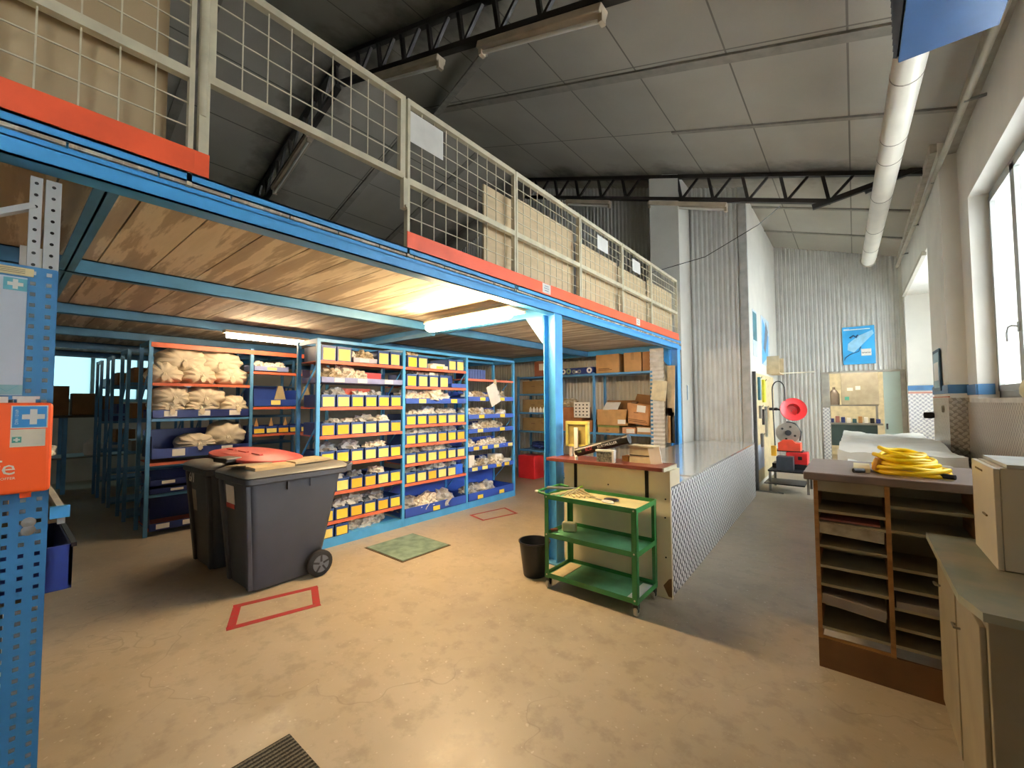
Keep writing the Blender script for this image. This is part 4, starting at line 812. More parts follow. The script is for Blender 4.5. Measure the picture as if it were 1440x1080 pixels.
b=B(); b.box(-2.36,-1.225,3.42,3.76,1.03,1.062); bev(part('laminate_top',b,WOODR,t),.004)
b=B(); b.box(-1.226,-1.215,3.43,3.75,1.028,1.06); part('edge_strip',b,CREAM,t)
for x in (-2.075,-1.385): b=B(); b.box(x-.015,x+.015,3.494,3.50,.78,1.03); part('black_strip',b,DARK,t)
b=B(); b.poly([(-1.192,3.497,.02),(-1.192,3.497,.17),(-1.215,3.497,.16),(-1.26,3.497,.10),(-1.22,3.497,.02)],(0,.002,0)); part('chipped_corner',b,mat('bare_wood','#8c5f34',.8),t)
for (x,z) in ((-1.235,.65),(-1.235,.33),(-1.23,.8),(-1.74,.86)): b=B(); b.lathe([(.0,0),(.007,0),(.007,.002),(.0,.002)],(x,3.496,z),10,'y',False); part('screw_hole',b,DARK,t)
# things on the hutch
t=thing('display_stand','yellow-rimmed square clear holder standing on the hutch','stand',(-2.14,3.66,1.062)); M_=mat('pale_yellow_plastic','#e9df7a',.35)
b=B(); 
for k in ((-2.27,-2.02,1.38,1.41),(-2.26,-2.03,1.16,1.18),(-2.27,-2.245,1.16,1.39),(-2.045,-2.02,1.16,1.39)): b.box(k[0],k[1],3.64,3.68,k[2],k[3])
part('frame',b,M_,t); b=B(); b.box(-2.25,-2.04,3.655,3.665,1.17,1.385); part('panel',b,mat('dull_gold','#b2a25e',.4,0,.2,12),t)
b=B(); b.box(-2.165,-2.125,3.625,3.638,1.08,1.35); part('centre_strip',b,WHITEP,t)
for x in (-2.22,-2.17): b=B(); b.box(x-.012,x+.012,3.65,3.67,1.062,1.17); part('leg',b,WHITEP,t)
t=thing('banner_tube','black carrying tube with white lettering lying slanted on the hutch','tube',(-1.86,3.55,1.062)); p=Vector((-2.10,3.56,1.115)); q=Vector((-1.60,3.60,1.265))
b=B(); b.tube([p,q],.042,20); part('tube_body',b,mat('black_tube','#121212',.35),t,smooth=True); u=(q-p).normalized()
b=B(); b.tube([q-u*.001,q+u*.02],.046,20); part('end_cap',b,BLACK,t,smooth=True)
ang=math.atan2(u.z,u.x)
def tm(f,dz): 
    c=p.lerp(q,f); return Matrix.Translation(c+Vector((0,-.0425,dz)))@Matrix.Rotation(math.atan2(u.y,u.x),4,'Z')@Matrix.Rotation(PI/2,4,'X')@Matrix.Rotation(ang,4,'Z')
b=B(); b.text('ICS/',.042,tm(.30,0)); part('lettering',b,mat('pink_red','#e86a70',.5),t); b=B(); b.text('KUSTMÜLLER',.033,tm(.66,-.004)); part('lettering',b,WHITEP,t)
b=B(); b.text('THE',.024,tm(.11,-.004)); part('lettering',b,mat('lime','#b9d68a',.5),t)
b=B(); b.bar(tm(.55,.026)@Vector((0,0,0)),tm(.93,.026)@Vector((0,0,0)),.004,.010); part('grey_stripe',b,GREYM,t)
t=thing('sample_block','grey speckled sample block with a white frame standing on the hutch','block',(-1.75,3.48,1.062)); sp=mat('speckled_grey','#8f8f80',.7,0,.45,60)
b=B(); b.box(-1.83,-1.68,3.46,3.50,1.062,1.155,rot=(0,0,.1)); part('block',b,sp,t); b=B(); b.box(-1.84,-1.665,3.455,3.51,1.155,1.17,rot=(0,0,.1)).box(-1.683,-1.665,3.455,3.51,1.062,1.158,rot=(0,0,.1)); part('frame',b,WHITEP,t)
t=thing('wooden_box','small cream wooden box with a leaning side on the right of the hutch','box',(-1.45,3.66,1.062)); 
b=B(); b.poly([(-1.58,3.60,1.062),(-1.36,3.60,1.062),(-1.37,3.60,1.20),(-1.575,3.60,1.20)],(0,.13,0)); part('box_body',b,mat('cream_wood','#dcd0a8',.6),t)
b=B(); b.box(-1.577,-1.365,3.596,3.60,1.125,1.131); part('gap',b,DARK,t); b=B(); b.box(-1.59,-1.355,3.59,3.74,1.20,1.212); part('lid',b,CREAM,t); b=B(); b.bar((-1.335,3.60,1.064),(-1.36,3.60,1.21),.012,.1); part('side_board',b,WHITEP,t)
one('paint_roller',B().box(-1.66,-1.60,3.62,3.72,1.062,1.11),mat('ochre','#b47b34',.7),'small ochre block between the speckled block and the cream box','block')
one('white_knob',B().lathe([(.0,0),(.014,0),(.016,.03),(.0,.045)],(-2.03,3.44,1.062),14),WHITEP,'small white peg standing at the front of the hutch under the black tube','peg',smooth=True)
# switch plate on the pilaster, end-of-wall plate
t=thing('light_switch','tall narrow white switch plate with a blue edge on the pilaster','switch',(-2.32,7.86,1.62)); b=B(); b.box(-2.33,-2.318,7.80,7.93,1.62,1.90); bev(part('plate',b,WHITEP,t),.004); b=B(); b.box(-2.318,-2.314,7.80,7.82,1.63,1.89); part('blue_edge',b,BLUE_D,t)
# ---------------------------------------------------------------- green trolley
t=thing('tool_trolley','green three-tier steel trolley on castors in front of the beige hutch','trolley',(-1.71,3.27,0)); TX0,TX1,TY0,TY1=-2.125,-1.295,3.05,3.46
for x,y,sx,sy in ((TX0,TY0,1,1),(TX1,TY0,-1,1),(TX0,TY1,1,-1),(TX1,TY1,-1,-1)):
    b=B(); b.box(min(x,x+sx*.04),max(x,x+sx*.04),min(y,y+sy*.004),max(y,y+sy*.004),.09,.80).box(min(x,x+sx*.004),max(x,x+sx*.004),min(y,y+sy*.04),max(y,y+sy*.04),.09,.80); part('post',b,GREEN,t)
    b=B(); b.lathe([(.0,-.012),(.034,-.012),(.036,0),(.034,.012),(.0,.012)],(x+sx*.02,y+sy*.03,.036),18,'x',False); c_=part('castor',b,mat('castor_grey','#b3a896',.5),t,smooth=True)
    b=B(); b.box(x+sx*.02-.018,x+sx*.02+.018,y+sy*.03-.02,y+sy*.03+.02,.055,.09).box(x+sx*.02-.018,x+sx*.02-.014,y+sy*.03-.012,y+sy*.03+.012,.03,.07).box(x+sx*.02+.014,x+sx*.02+.018,y+sy*.03-.012,y+sy*.03+.012,.03,.07); part('castor_fork',b,BLACK,c_)
    for z in (.12,.46,.78): b=B(); b.lathe([(.0,-.003),(.007,-.003),(.007,.0),(.0,0)],(x+sx*.02,y-(.002 if sy>0 else 0),z),8,'y',False); part('bolt',b,CREAM,t)
for z,n in ((.10,'bottom'),(.44,'middle'),(.765,'top')):
    b=B(); b.box(TX0,TX1,TY0,TY1,z,z+.004); part('shelf_tray',b,GREENT,t)
    b=B(); b.box(TX0,TX1,TY0-.002,TY0+.001,z-.004,z+.035).box(TX0,TX1,TY1-.001,TY1+.002,z-.004,z+.035).box(TX0-.002,TX0+.001,TY0,TY1,z-.004,z+.035).box(TX1-.001,TX1+.002,TY0,TY1,z-.004,z+.035); part('tray_rim',b,GREEN,t)
b=B(); b.tube([(TX0,TY0+.01,.80),(TX0-.085,TY0+.01,.81),(TX0-.095,TY0+.03,.81),(TX0-.095,TY1-.03,.81),(TX0-.085,TY1-.01,.81),(TX0,TY1-.01,.80)],.011,10); part('handle',b,GREEN,t,smooth=True)
for y in (TY0+.01,): b=B(); b.tube([(TX0-.07,y,.81),(TX0-.10,y,.81)],.0125,10); part('handle_tip',b,CREAM,t,smooth=True)
one('board_sheet',B().box(-2.02,-1.31,3.065,3.44,.7695,.775),mat('pale_mat','#cfc58e',.7,0,.12,4),'pale yellowish sheet lining the top tier of the green trolley','sheet')
one('board_sheet',B().box(-1.40,-1.31,3.08,3.42,.1045,.109),WHITEP,'narrow white strip on the bottom tier of the green trolley, right end','sheet'); one('board_sheet',B().box(-2.10,-1.98,3.08,3.43,.1045,.109),mat('pale_wood3','#c9b890',.7),'pale board strip on the bottom tier of the green trolley, left end','sheet')
t=thing('mallet','white block mallet with a brown knob on the middle tier of the trolley','mallet',(-2.03,3.27,.444)); b=B(); b.box(-2.08,-1.95,3.25,3.31,.446,.53,rot=(0,0,.35)); bev(part('head',b,mat('bone','#e6dfc0',.5),t),.015); b=B(); b.tube([(-2.09,3.2,.465),(-2.13,3.15,.465)],.014,10); part('knob',b,mat('brown_knob','#6e3424',.4),t,smooth=True)
def ringpts(c,rx,ry,z,n=20,a0=0): return [(c[0]+rx*math.cos(2*PI*k/n)*math.cos(a0)-ry*math.sin(2*PI*k/n)*math.sin(a0),c[1]+rx*math.cos(2*PI*k/n)*math.sin(a0)+ry*math.sin(2*PI*k/n)*math.cos(a0),z) for k in range(n)]
t=thing('scissors','scissors with black and white finger loops on the top tier of the trolley','scissors',(-1.6,3.25,.776))
b=B(); b.tube(ringpts((-1.60,3.27),.055,.033,.786,20,.2),.009,8,True); part('handle_loop',b,BLACK,t,smooth=True); b=B(); b.tube(ringpts((-1.595,3.19),.05,.028,.784,20,-.15),.008,8,True); part('handle_loop',b,WHITEP,t,smooth=True)
b=B(); b.poly([(-1.66,3.24,.780),(-1.86,3.30,.780),(-1.66,3.22,.780)],(0,0,.003)); part('blade',b,GALV,t)
b=B()
for k in range(5):
    a=rnd.uniform(-.3,.5); x=-2.05+k*.035; b.tube([(x-.06,3.12+k*.02,.785),(x,3.17+k*.025,.80+.01*k),(x+.09,3.22+k*.02,.795),(x+.16,3.16+k*.03,.786)],.008,6)
one('cable_bundle',b,mat('pale_rag','#c9bb92',.8),'untidy bundle of pale cords on the left of the trolley top','cord')
b=B(); b.tube([(-2.2,3.2,.825),(-2.08,3.25,.825),(-1.98,3.38,.81),(-1.94,3.40,.80)],.012,8); one('garden_tool',b,GREYM,'grey-handled tool lying across the trolley handle','tool',smooth=True)
b=B(); b.tube([(-2.06,3.2,.80),(-1.98,3.33,.81),(-1.96,3.42,.83)],.009,8); one('marker_pen',b,mat('lime_green','#8fb53a',.5),'lime green stick lying on the trolley top','pen',smooth=True)
b=B(); b.blob((-1.93,3.36,.776),(.045,.04,.04),.5,3,2,6); one('crumpled_rag',b,mat('tan_rag','#a8895a',.8),'crumpled tan rag at the back of the trolley top','rag')
t=thing('waste_bin','black round waste paper bin beside the green trolley','waste bin',(-2.36,3.22,0)); b=B(); b.lathe([(.0,.004),(.095,.004),(.10,0),(.104,.01),(.142,.30),(.150,.305),(.150,.315),(.138,.315),(.132,.29),(.096,.012),(.0,.012)],(-2.36,3.22,0),32,'z',False); part('bin_body',b,BLACK,t,True,True)
b=B(); b.blob((-2.36,3.22,.02),(.08,.08,.09),.5,3,2,3); one('crumpled_paper',b,BAG[3],'crumpled grey paper inside the waste bin','paper')
# ---------------------------------------------------------------- sorting desk on the right
t=thing('sorting_desk','brown sorting desk with laminate top and two columns of pigeon-hole shelves','desk',(.2,3.6,0)); DY=3.2; DX0,DX1=-.215,.80
b=B(); b.box(-.262,.82,DY-.03,3.95,1.118,1.165); bev(part('desk_top',b,DESKT,t),.006)
for x in (DX0,.114,.46,.78): b=B(); b.box(x,x+.022,DY,3.9,.17,1.118); part('divider',b,DESKW,t)
b=B(); b.box(DX0,.80,DY,DY+.02,.0,.17); part('plinth',b,mat('plinth_brown','#77512d',.7,0,.15,5),t)
b=B(); b.box(DX0,.80,DY+.34,DY+.36,.17,1.118); part('back_board',b,DESKI,t)
for z in (.93,.86,.72,.60,.49,.235): b=B(); b.box(DX0+.022,.114,DY+.008,DY+.34,z-.008,z+.008); part('shelf',b,DESKI,t)
for z in (1.00,.865,.66,.55,.44,.335,.235): b=B(); b.box(.136,.46,DY+.008,DY+.34,z-.008,z+.008); part('shelf',b,DESKI,t)
b=B(); b.box(DX0+.022,.114,DY+.01,DY+.03,1.05,1.118); part('front_rail',b,DESKI,t)
b=B(); b.box(DX0+.022,.114,DY+.008,DY+.02,.17,.185); part('shelf',b,DESKW,t)
one('flat_board',B().box(-.19,.105,DY-.005,DY+.30,.795,.86,rot=(.0,.04,0)),mat('printed_carton','#a8a08e',.8,0,.2,20),'thick pale folder bundle sticking out of the third slot of the left desk column','folder')
one('flat_board',B().box(-.19,.10,DY-.01,DY+.28,.37,.425,rot=(0,.10,0)),mat('grey_lilac','#988f88',.7),'tilted grey board in a lower slot of the left desk column','board')
one('flat_board',B().box(-.19,.09,DY+.02,DY+.28,.875,.885),mat('reddish_card','#a5655a',.8),'thin reddish card in the second slot of the left desk column','card')
one('flat_board',B().box(.145,.45,DY-.0,DY+.28,.45,.485),mat('grey_lilac','#988f88',.7),'grey board stack in a lower slot of the right desk column','board')
# yellow hose coil
t=thing('hose','coiled yellow rubber hose bundle lying on the sorting desk','hose',(.25,3.45,1.166))
def coil(cx_,cy,rx,ry,z,tilt,ph):
    return [(cx_+rx*math.cos(a+ph),cy+ry*math.sin(a+ph)+.0*math.cos(a),z+tilt*math.cos(a+ph)+.006*math.sin(3*a)) for a in [2*PI*k/36 for k in range(36)]]
for k in range(8):
    b=B(); f=k/7; b.tube(coil(.235+.012*math.sin(k*2.1)-.012*k*.5+.01,3.46+.014*math.cos(k*1.7),.165-.010*k+.01*math.sin(k*3),.20-.012*k,1.180+.0155*k,(.010-.004*k)*(1 if k%2 else -.3),k),.0125,10,True); part('hose_loop',b,YELH,t,smooth=True)
b=B(); b.tube([(.10,3.42,1.18),(.12,3.40,1.22),(.13,3.38,1.27),(.10,3.36,1.25),(.085,3.38,1.19)],.02,8); part('tape_wrap',b,mat('tan_tape','#e3a548',.6),t,smooth=True)
for e_ in (((.03,3.30,1.182),(-.02,3.27,1.182)),((.36,3.33,1.182),(.41,3.30,1.182))): b=B(); b.tube(e_,.0135,10); part('hose_end',b,BLACK,t,smooth=True)
one('wooden_piece',B().box(-.02,.06,3.34,3.62,1.166,1.19),mat('cream_piece','#e9dcae',.6),'small cream board under the left end of the yellow hose','board')
# covered tables behind the desk
def covered(x0,x1,y0_,y1_,h,label,seed):
    b=B()
    def fn(u,v):
        x=x0+(x1-x0)*u; y=y0_+(y1_-y0_)*v; return (x,y,h+.05*noise.noise(Vector((x*1.9,y*1.9,seed)))+.03*abs(noise.noise(Vector((x*4+y,y*4,seed))))+.012*noise.noise(Vector((x*9,y*9,seed))))
    n=26; g=[[fn(i/n,j/n) for j in range(n+1)] for i in range(n+1)]; edge=[g[i][0] for i in range(n+1)]+[g[n][j] for j in range(1,n+1)]+[g[i][n] for i in range(n-1,-1,-1)]+[g[0][j] for j in range(n-1,0,-1)]
    b.grid(fn,n,n); c=Vector(((x0+x1)/2,(y0_+y1_)/2,0)); rings=[]
    for k in range(6):
        f=k/5; rings.append([(p_[0]+(p_[0]-c.x)*.04*f+.02*f*math.sin(i*.9+seed),p_[1]+(p_[1]-c.y)*.03*f+.02*f*math.cos(i*1.1),p_[2]*(1-f*.62)) for i,p_ in enumerate(edge)])
    b.loft(rings,False); bmesh.ops.remove_doubles(b.b,verts=b.b.verts,dist=.0005)
    t=thing('covered_table',label,'table',((x0+x1)/2,(y0_+y1_)/2,0)); part('dust_sheet',b,SHEET,t,True,True)
    for x in (x0+.08,x1-.08):
        for y in (y0_+.08,y1_-.08): b=B(); b.box(x-.025,x+.025,y-.025,y+.025,0,h-.05); part('leg',b,GREYM,t)
covered(-.07,.62,4.25,5.2,1.04,'table under a crumpled whitish dust sheet right behind the sorting desk',1); covered(-.15,.74,5.3,8.6,1.10,'long table under a pale dust sheet further towards the doorway',2)
# ---------------------------------------------------------------- near cabinet and white cupboard
t=thing('base_cabinet','beige base cabinet with a worn green-grey top at the bottom right corner','cabinet',(.62,2.65,0))
b=B(); b.box(.325,.97,2.14,3.19,0,.855); bev(part('cabinet_body',b,CABB,t),.003)
b=B(); b.poly([(.275,3.19,.86),(.272,2.26,.86),(.31,2.11,.86),(.98,2.09,.86),(.98,3.19,.86)],(0,0,.03)); part('worktop',b,CABT,t)
for (a,c) in ((2.17,2.62),(2.66,3.14)):
    b=B(); b.box(.308,.325,a,c,.06,.82); bev(d_:=part('door',b,CABB,t),.003)
    b=B(); b.tube([(.308,c-.08,.66),(.29,c-.08,.66),(.29,c-.02,.655),(.30,c-.015,.65)],.005,6); part('door_handle',b,GREYM,d_)
t=thing('wall_cupboard','small cream melamine cupboard standing on the worn green-grey worktop','cupboard',(.7,2.86,.89))
b=B(); b.box(.462,1.0-.02,2.67,3.07,.892,1.315); bev(part('cupboard_body',b,CABW,t),.002)
b=B(); b.box(.442,.46,2.665,3.085,.892,1.312); bev(d_:=part('door',b,CABW,t),.002)
b=B(); b.box(.436,.442,2.80,2.87,1.085,1.092); part('handle',b,mat('brass_dark','#6e5a34',.4,.5),d_); b=B(); b.box(.440,.4425,2.86,3.0,1.275,1.283); part('slot',b,mat('slot_brown','#7a6a4e',.8),d_)
b=B(); b.box(.48,.98,2.66,3.08,1.317,1.332); part('top_board',b,mat('pale_grey_top','#c9cdc8',.5),t)
# sill object, picture, handle, pillar fittings
b=B(); b.lathe([(.0,0),(.07,0),(.085,.03),(.085,.07),(.07,.12),(.035,.15),(.0,.157)],(1.03,4.78,1.621),24,'z',False); one('sill_ornament',b,mat('ivory','#e0d9b4',.5),'ivory dome-shaped object on the window sill at the right edge','ornament',smooth=True)
t=thing('picture','small framed notice hanging on the grey pillar','picture',(.83,7.5,1.72)); b=B(); b.box(.815,.828,7.28,7.80,1.72,2.24); part('frame',b,mat('frame_blue','#1f3f55',.5),t); b=B(); b.box(.812,.815,7.32,7.76,1.76,2.20); part('sheet',b,mat('pale_blue_sheet','#a9c4cc',.6),t); b=B(); b.box(.811,.812,7.36,7.72,1.85,2.08); part('panel_print',b,WHITEP,t)
t=thing('bay_handle','dark rounded grip sticking out of the pillar edge into the bright bay','handle',(.80,8.0,1.40)); b=B(); b.tube([(.84,8.03,1.40),(.80,8.03,1.40),(.73,8.05,1.40)],[.03,.045,.04],14); part('grip',b,RUBBER,t,smooth=True)
t=thing('light_switch','small round switch low on the grey pillar','switch',(.83,7.2,1.45)); b=B(); b.lathe([(.0,-.02),(.04,-.02),(.045,0),(.0,0)],(.828,7.2,1.50),16,'x',False); part('switch_body',b,GREYB,t,True,True)
# ---------------------------------------------------------------- tool board, reel stand at the corridor wall
WX=-1.428
t=thing('tool_board','wooden tool board with a dark edge standing against the corridor wall','tool board',(-1.39,9.7,0)); 
b=B(); b.box(-1.42,-1.39,8.70,10.9,.12,2.12); part('board',b,mat('peg_board','#d9c79a',.7),t); b=B(); b.box(-1.425,-1.375,8.62,8.70,.0,2.14); part('dark_edge',b,mat('dark_edge','#3c3a36',.6),t); b=B(); b.box(-1.42,-1.0,8.62,8.66,.0,.02); part('foot',b,GREYM,t)
for q,(y,z0,z1,w,m,l) in enumerate(((8.95,1.62,2.05,.10,mat('teal_handle','#2a6a78',.5),'teal-handled tool'),(9.45,1.58,2.02,.16,mat('yellow_tool','#d8d832',.5),'yellow tool with black clips'),(9.0,1.28,1.52,.10,GREYM,'grey clamp'),(9.3,1.15,1.45,.05,BLACK,'thin black plier'),(9.1,.75,1.0,.12,GREYM,'grey square tool'),(9.6,.9,1.5,.04,GALV,'long steel rod tool'))):
    t=thing('hand_tool',l+' hanging on the wooden tool board','tool',(-1.37,y,z0)); b=B(); b.box(-1.388,-1.345,y-w/2,y+w/2,z0,z1); bev(part('tool_body',b,m,t),.008); b=B(); b.tube([(-1.388,y,z1-.02),(-1.33,y,z1-.02),(-1.32,y,z1+.01)],.006,6); part('hook',b,BLACK,t)
one('paper_sign',B().box(-1.389,-1.386,8.75,9.4,.35,.80),mat('blue_white_paper','#c2d2e6',.6),'blue and white notice at the foot of the tool board','sign')
sheetm=mat('poster_pale','#cfe0e8',.6)
t=thing('poster','narrow pale poster with a teal band on the corridor wall, left one','poster',(WX,9.0,2.5)); b=B(); b.box(WX,WX+.004,8.83,9.25,2.45,3.32); part('sheet',b,sheetm,t); b=B(); b.box(WX+.004,WX+.006,8.85,9.22,2.75,3.28); part('picture_area',b,mat('teal_dark','#3f7f8a',.5,0,.3,4),t)
t=thing('poster','blue poster with a grey tool shape on the corridor wall, right one','poster',(WX,10.0,2.5)); b=B(); b.box(WX,WX+.004,9.75,10.75,2.35,3.35); part('sheet',b,sheetm,t); b=B(); b.poly([(WX+.005,9.75,2.35),(WX+.005,10.5,2.55),(WX+.005,10.6,3.0),(WX+.005,9.9,3.3)],(.002,0,0)); part('picture_area',b,BLUE,t); b=B(); b.poly([(WX+.008,9.95,2.7),(WX+.008,10.15,2.6),(WX+.008,10.55,3.1),(WX+.008,10.3,3.28)],(.002,0,0)); part('printed_tool',b,mat('tool_grey','#6a6f78',.5),t)
t=thing('wall_shelf','light wooden box shelf with a slanting board high on the corridor wall','shelf',(-1.3,10.9,2.3)); b=B(); b.box(-1.428,-1.20,10.3,10.34,2.18,2.55).box(-1.428,-1.2,11.0,11.04,2.18,2.55).box(-1.428,-1.20,10.34,11.0,2.18,2.21); part('box_shelf',b,mat('pine','#c9b28a',.6),t); b=B(); b.bar((-1.30,10.7,2.2),(-.78,11.7,2.26),.22,.02); part('slanting_board',b,CREAM,t)
# reel stand
t=thing('hose_reel','red cone-shaped hose reel in front of the corrugated back wall','reel',(-.94,9.9,1.2))
A=Vector((-.94,9.9,1.44)); n_=Vector((.30,-.92,.25)).normalized(); e1=n_.cross(Vector((0,0,1))).normalized(); e2=e1.cross(n_)
def rr(rad,h,n=32): return [A+n_*h+(e1*math.cos(2*PI*k/n)+e2*math.sin(2*PI*k/n))*rad for k in range(n)]
b=B(); b.loft([rr(.225,.02),rr(.23,.0),rr(.225,-.02),rr(.12,-.16)],False); b.loft([rr(.225,.02),rr(.215,.012),rr(.115,.0),rr(.10,-.13),rr(.01,-.14)],False); part('reel_cone',b,REDP,t,True,True)
b=B(); b.tube([A-n_*.16,A+Vector((-.35,.3,0))],.02,8); b.tube([A+Vector((-.3,.25,0)),A+Vector((-.45,.3,0))],.03,8); part('wall_arm',b,BLACK,t)
t=thing('grinding_machine','grey round-guarded bench machine on the cluttered stand by the tool board','machine',(-.93,9.25,.8))
A=Vector((-.97,9.2,1.02)); n_=Vector((.2,-1,.05)).normalized(); e1=n_.cross(Vector((0,0,1))).normalized(); e2=e1.cross(n_)
b=B(); b.loft([rr(.185,.03),rr(.19,.0),rr(.19,-.05),rr(.18,-.06)]); part('guard_disc',b,mat('machine_grey','#9d958a',.45,.2,.12,8),t,True,True)
b=B(); b.loft([rr(.05,.05),rr(.05,.02)]); part('hub',b,BLACK,t); b=B(); b.tube([A+e1*.02+e2*.2,A+e1*-.12+e2*.17,A-e1*.2+e2*.02,A-e1*.18-e2*.14],.016,8); part('guard_strap',b,BLACK,t,smooth=True)
for a in (.7,1.9,3.6,5.0): 
    b=B(); c_=A+n_*.031+(e1*math.cos(a)+e2*math.sin(a))*.115; b.tube([c_,c_+n_*.002],.02,10); part('hole',b,DARK,t)
b=B(); b.box(-1.12,-.78,9.1,9.4,.70,.84); part('machine_foot',b,mat('orange_red','#d9472c',.45),t); b=B(); b.poly([(-1.1,9.1,.84),(-.85,9.1,.84),(-.9,9.1,.90),(-1.04,9.1,.90)],(0,.2,0)); part('foot_wedge',b,mat('orange_red','#d9472c',.45),t)
bev(one('yellow_block',B().box(-1.20,-1.12,8.86,8.94,.62,.80),mat('yellow_block','#f0b52a',.5),'small yellow lock on the stand left of the dark grey box','block'),.008)
t=thing('tool_case','red tool case on the cluttered stand by the tool board','case',(-.86,9.25,.46)); b=B(); b.box(-1.0,-.68,9.1,9.42,.465,.68); bev(part('case_body',b,REDP,t),.01); b=B(); b.box(-.82,-.76,9.09,9.1,.55,.61); part('latch',b,BLACK,t)
bev(one('battery_box',B().box(-1.12,-.87,8.82,9.05,.38,.62),mat('dark_grey_box','#3f4650',.4),'dark grey box with a light side at the front of the cluttered stand','box'),.008)
t=thing('equipment_stand','low black steel stand carrying the red case and the machine','stand',(-.95,9.1,0)); 
b=B(); b.box(-1.25,-.62,8.78,9.48,.35,.375).box(-1.22,-.65,9.1,9.45,.376,.462).box(-1.22,-.75,9.12,9.42,.682,.70); part('platform',b,BLACK,t); b=B(); b.box(-1.3,-.7,8.7,9.3,.14,.16); part('lower_tray',b,BLACK,t)
for x in (-1.22,-.66):
    for y in (8.82,9.44): b=B(); b.box(x-.02,x+.02,y-.02,y+.02,0,.35); part('leg',b,GREYM,t)
b=B(); b.tube([(-1.20,9.4,.7),(-1.22,9.4,1.5)]+[(-1.12-.1*math.cos(a),9.38,1.82+.16*math.sin(a)) for a in [PI*k/10 for k in range(11)]]+[(-1.01,9.32,1.6)],.011,8); one('bent_hose',b,BLACK,'thin dark hose curving beside the tool board','hose',smooth=True)
# blue poster on the back wall
t=thing('poster','bright blue poster on the corrugated back wall above the doorway','poster',(.1,BY-.03,2.4)); PB=BY-.028
b=B(); b.box(-.172,.375,PB,PB+.006,2.40,3.23); part('sheet',b,mat('poster_blue','#2f9fdb',.5,0,.15,2),t)
b=B(); b.poly([(-.09,PB-.002,2.72),(.02,PB-.002,2.66),(.36,PB-.002,3.05),(.34,PB-.002,3.13),(.10,PB-.002,3.02),(-.08,PB-.002,2.86)],(0,.001,0)); part('printed_tool',b,mat('poster_light','#9cd2ee',.5),t)
b=B(); b.tube([(-.04,PB-.002,2.98),(.02,PB-.002,3.03),(.07,PB-.002,2.99),(.10,PB-.002,3.04)],.022,6); part('printed_swirl',b,mat('poster_navy','#154a72',.5),t)
b=B(); b.box(.14,.31,PB-.003,PB-.001,2.58,2.73); part('printed_card',b,WHITEP,t); b=B(); b.text('www',.07,Matrix.Translation((.225,PB-.004,2.65))@Matrix.Rotation(PI/2,4,'X')); part('printed_letters',b,BLACK,t)
b=B(); b.box(-.15,.30,PB-.002,PB-.001,3.155,3.175).box(-.15,-.05,PB-.002,PB-.001,3.18,3.19); part('print_line',b,WHITEP,t)
b=B(); b.tube([(-.15,PB-.002,2.5),(-.12,PB-.002,2.56),(-.05,PB-.002,2.62),(.10,PB-.002,2.68),(.14,PB-.002,2.78)],.010,6); part('printed_line_art',b,mat('poster_navy','#154a72',.5),t)
# ---------------------------------------------------------------- doorway and the room behind
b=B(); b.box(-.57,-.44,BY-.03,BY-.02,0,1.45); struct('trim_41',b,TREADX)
b=B(); b.box(-.57,-.44,BY-.02,BY+.32,0,2.25).box(.755,.82,BY-.03,BY+.32,0,2.25).box(-.44,.755,BY-.03,BY+.0,2.215,2.26); struct('trim_42',b,mat('jamb_grey','#a9a498',.6))
b=B(); b.box(.48,.76,BY+.02,BY+.06,0.01,2.22); dr=struct('door_1',b,mat('pale_green_door','#b9cbc2',.4,0,.06,2)); 
h=bpy.data.objects.new('door_handle',B().box(.50,.53,BY-.02,BY+.02,1.0,1.12).mesh('door_handle',BLACK,dr.location)); COL.objects.link(h); h.parent=dr
yw=mat('back_room_wall','#d8cfae',.8); b=B(); b.box(-2.2,2.2,16.0,16.2,0,3.2); struct('wall_back_room',b,yw); b=B(); b.box(-2.2,-2.0,BY+.3,16.0,0,3.2); struct('wall_back_room_left',b,yw); b=B(); b.box(2.0,2.2,BY+.3,16.0,0,3.2); struct('wall_back_room_right',b,yw); b=B(); b.box(-2.2,2.2,BY+.3,16.2,3.2,3.3); struct('ceiling_back_room',b,WHITEW)
t=thing('strip_lamp','unseen lit strip lamp on the ceiling of the room behind the doorway','lamp',(0,13.6,3.12)); b=B(); b.box(-.7,.7,13.55,13.65,3.14,3.2); part('housing',b,FIX,t); b=B(); b.tube([(-.65,13.6,3.11),(.65,13.6,3.11)],.025,10); part('lamp_tube',b,mat('lamp_neutral','#ffffff',.4,emit=('#fff6ea',170)),t,smooth=True)  # lamp out of view, put in to light the room behind the doorway
t=thing('tank_bench','dark green steel tank bench in the room behind the doorway','bench',(0,13.9,0)); gt=mat('dark_teal_tank','#3b4f50',.4,.1,.12,4)
b=B(); b.box(-.9,.40,13.2,14.0,.50,1.02); bev(part('tank',b,gt,t),.01); b=B(); b.box(-.95,.50,13.15,14.05,1.02,1.06); part('bench_top',b,GREYM,t)
for x in (-.8,.32): b=B(); b.box(x-.04,x+.04,13.3,13.4,0,.5).box(x-.04,x+.04,13.8,13.9,0,.5); part('leg',b,BLACK,t)
cols=[BIND,mat('rose_item','#a06a62',.6),BIND,WHITEP,mat('teal_item','#2e5a60',.6),CARD,WHITEP,BLACK]
for q in range(9):
    x=-.50+q*.11; h_=.10+.06*((q*7)%4)/3; bev(one('bench_item',B().box(x,x+.08,13.25,13.45,1.062,1.062+h_),cols[q%8],'small workshop item on the tank bench, %s from the left'%ORD[q],'item','items on the tank bench'),.01)
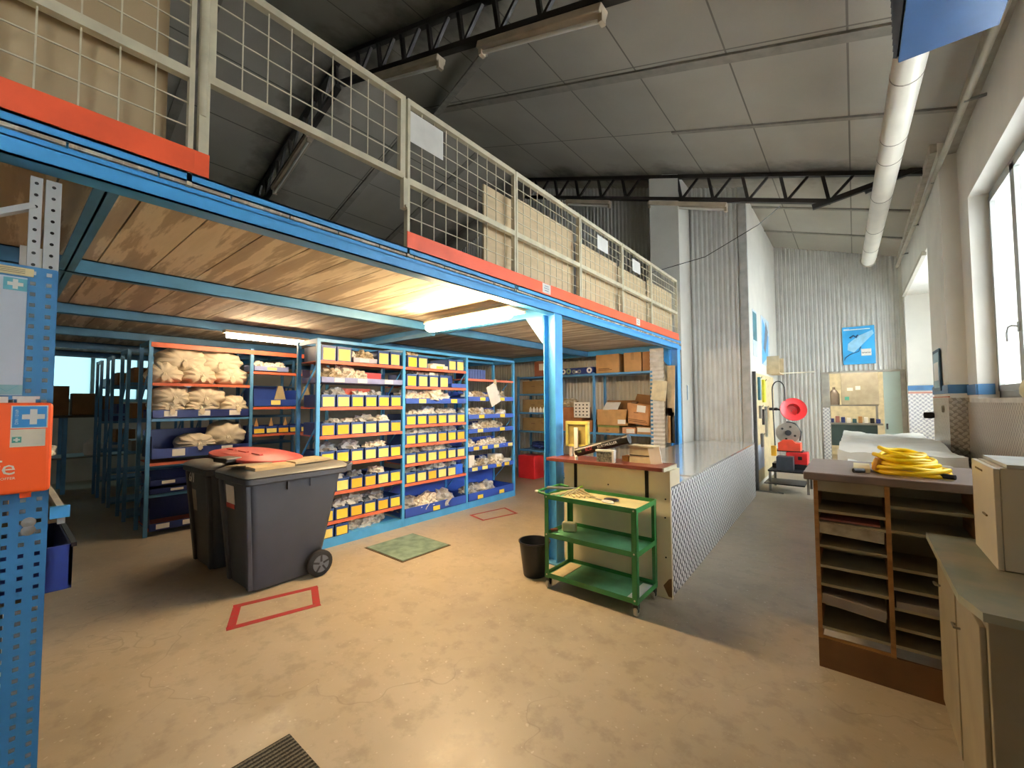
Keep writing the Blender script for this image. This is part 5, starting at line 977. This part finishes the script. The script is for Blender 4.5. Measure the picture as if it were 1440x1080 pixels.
t=thing('metal_cabinet','beige metal wall cabinet with stickers above the tank bench','cabinet',(.1,14.0,1.5)); b=B(); b.box(-.27,.47,13.9,14.3,1.5,2.32); bev(part('cabinet_body',b,mat('cabinet_cream','#a8a08a',.5),t),.01)
for (x,z,w,h_,m) in ((-.2,1.62,.09,.09,mat('green_sticker','#4a9a8a',.6)),(-.15,1.86,.12,.08,WHITEP),(.02,1.88,.1,.1,WHITEP)): b=B(); b.box(x,x+w,13.895,13.9,z,z+h_); part('sticker',b,m,t)
b=B(); b.lathe([(.0,0),(.11,0),(.115,.03),(.115,.28),(.06,.38),(.03,.40),(.03,.46)],(-.42,13.9,1.50),18); o=one('gas_bottle',b,mat('bronze_bottle','#6d6256',.4,.3),'dark rounded bottle on the shelf left of the beige metal cabinet','bottle',smooth=True)
b=B(); b.box(-.8,.45,13.75,14.2,1.47,1.499); b.box(-.8,-.76,13.75,14.2,1.06,1.47).box(.40,.44,13.75,14.0,1.06,1.47); one('bench_shelf',b,GREYM,'grey shelf board over the tank bench','shelf')
# ---------------------------------------------------------------- light
W=bpy.data.worlds.new('sky'); S.world=W; W.use_nodes=True; wn=W.node_tree.nodes; bg=wn['Background']; bg.inputs[0].default_value=(1,.975,.94,1); bg.inputs[1].default_value=SKY
def portal(loc,rot,sx,sy):
    l=bpy.data.lights.new('daylight_portal','AREA'); l.shape='RECTANGLE'; l.size=sx; l.size_y=sy; l.cycles.is_portal=True; o=bpy.data.objects.new('daylight_portal',l); COL.objects.link(o); o.location=loc; o.rotation_euler=rot
for y0_,y1_ in ((3.0,6.42),(-2.5,-1.1)): portal((1.32,(y0_+y1_)/2,2.68),(0,PI/2,0),2.1,y1_-y0_)
portal((1.98,9.5,2.25),(0,PI/2,0),2.5,2.8); portal((XL-.22,1.6,2.3),(0,-PI/2,0),1.3,3.6)
S.view_settings.view_transform='Standard'; S.view_settings.look='None'; S.view_settings.gamma=1; S.view_settings.use_curve_mapping=False; S.view_settings.exposure=EXPO
S.cycles.use_denoising=True; S.cycles.max_bounces=10; S.cycles.diffuse_bounces=6; S.cycles.sample_clamp_indirect=8; S.cycles.transparent_max_bounces=8
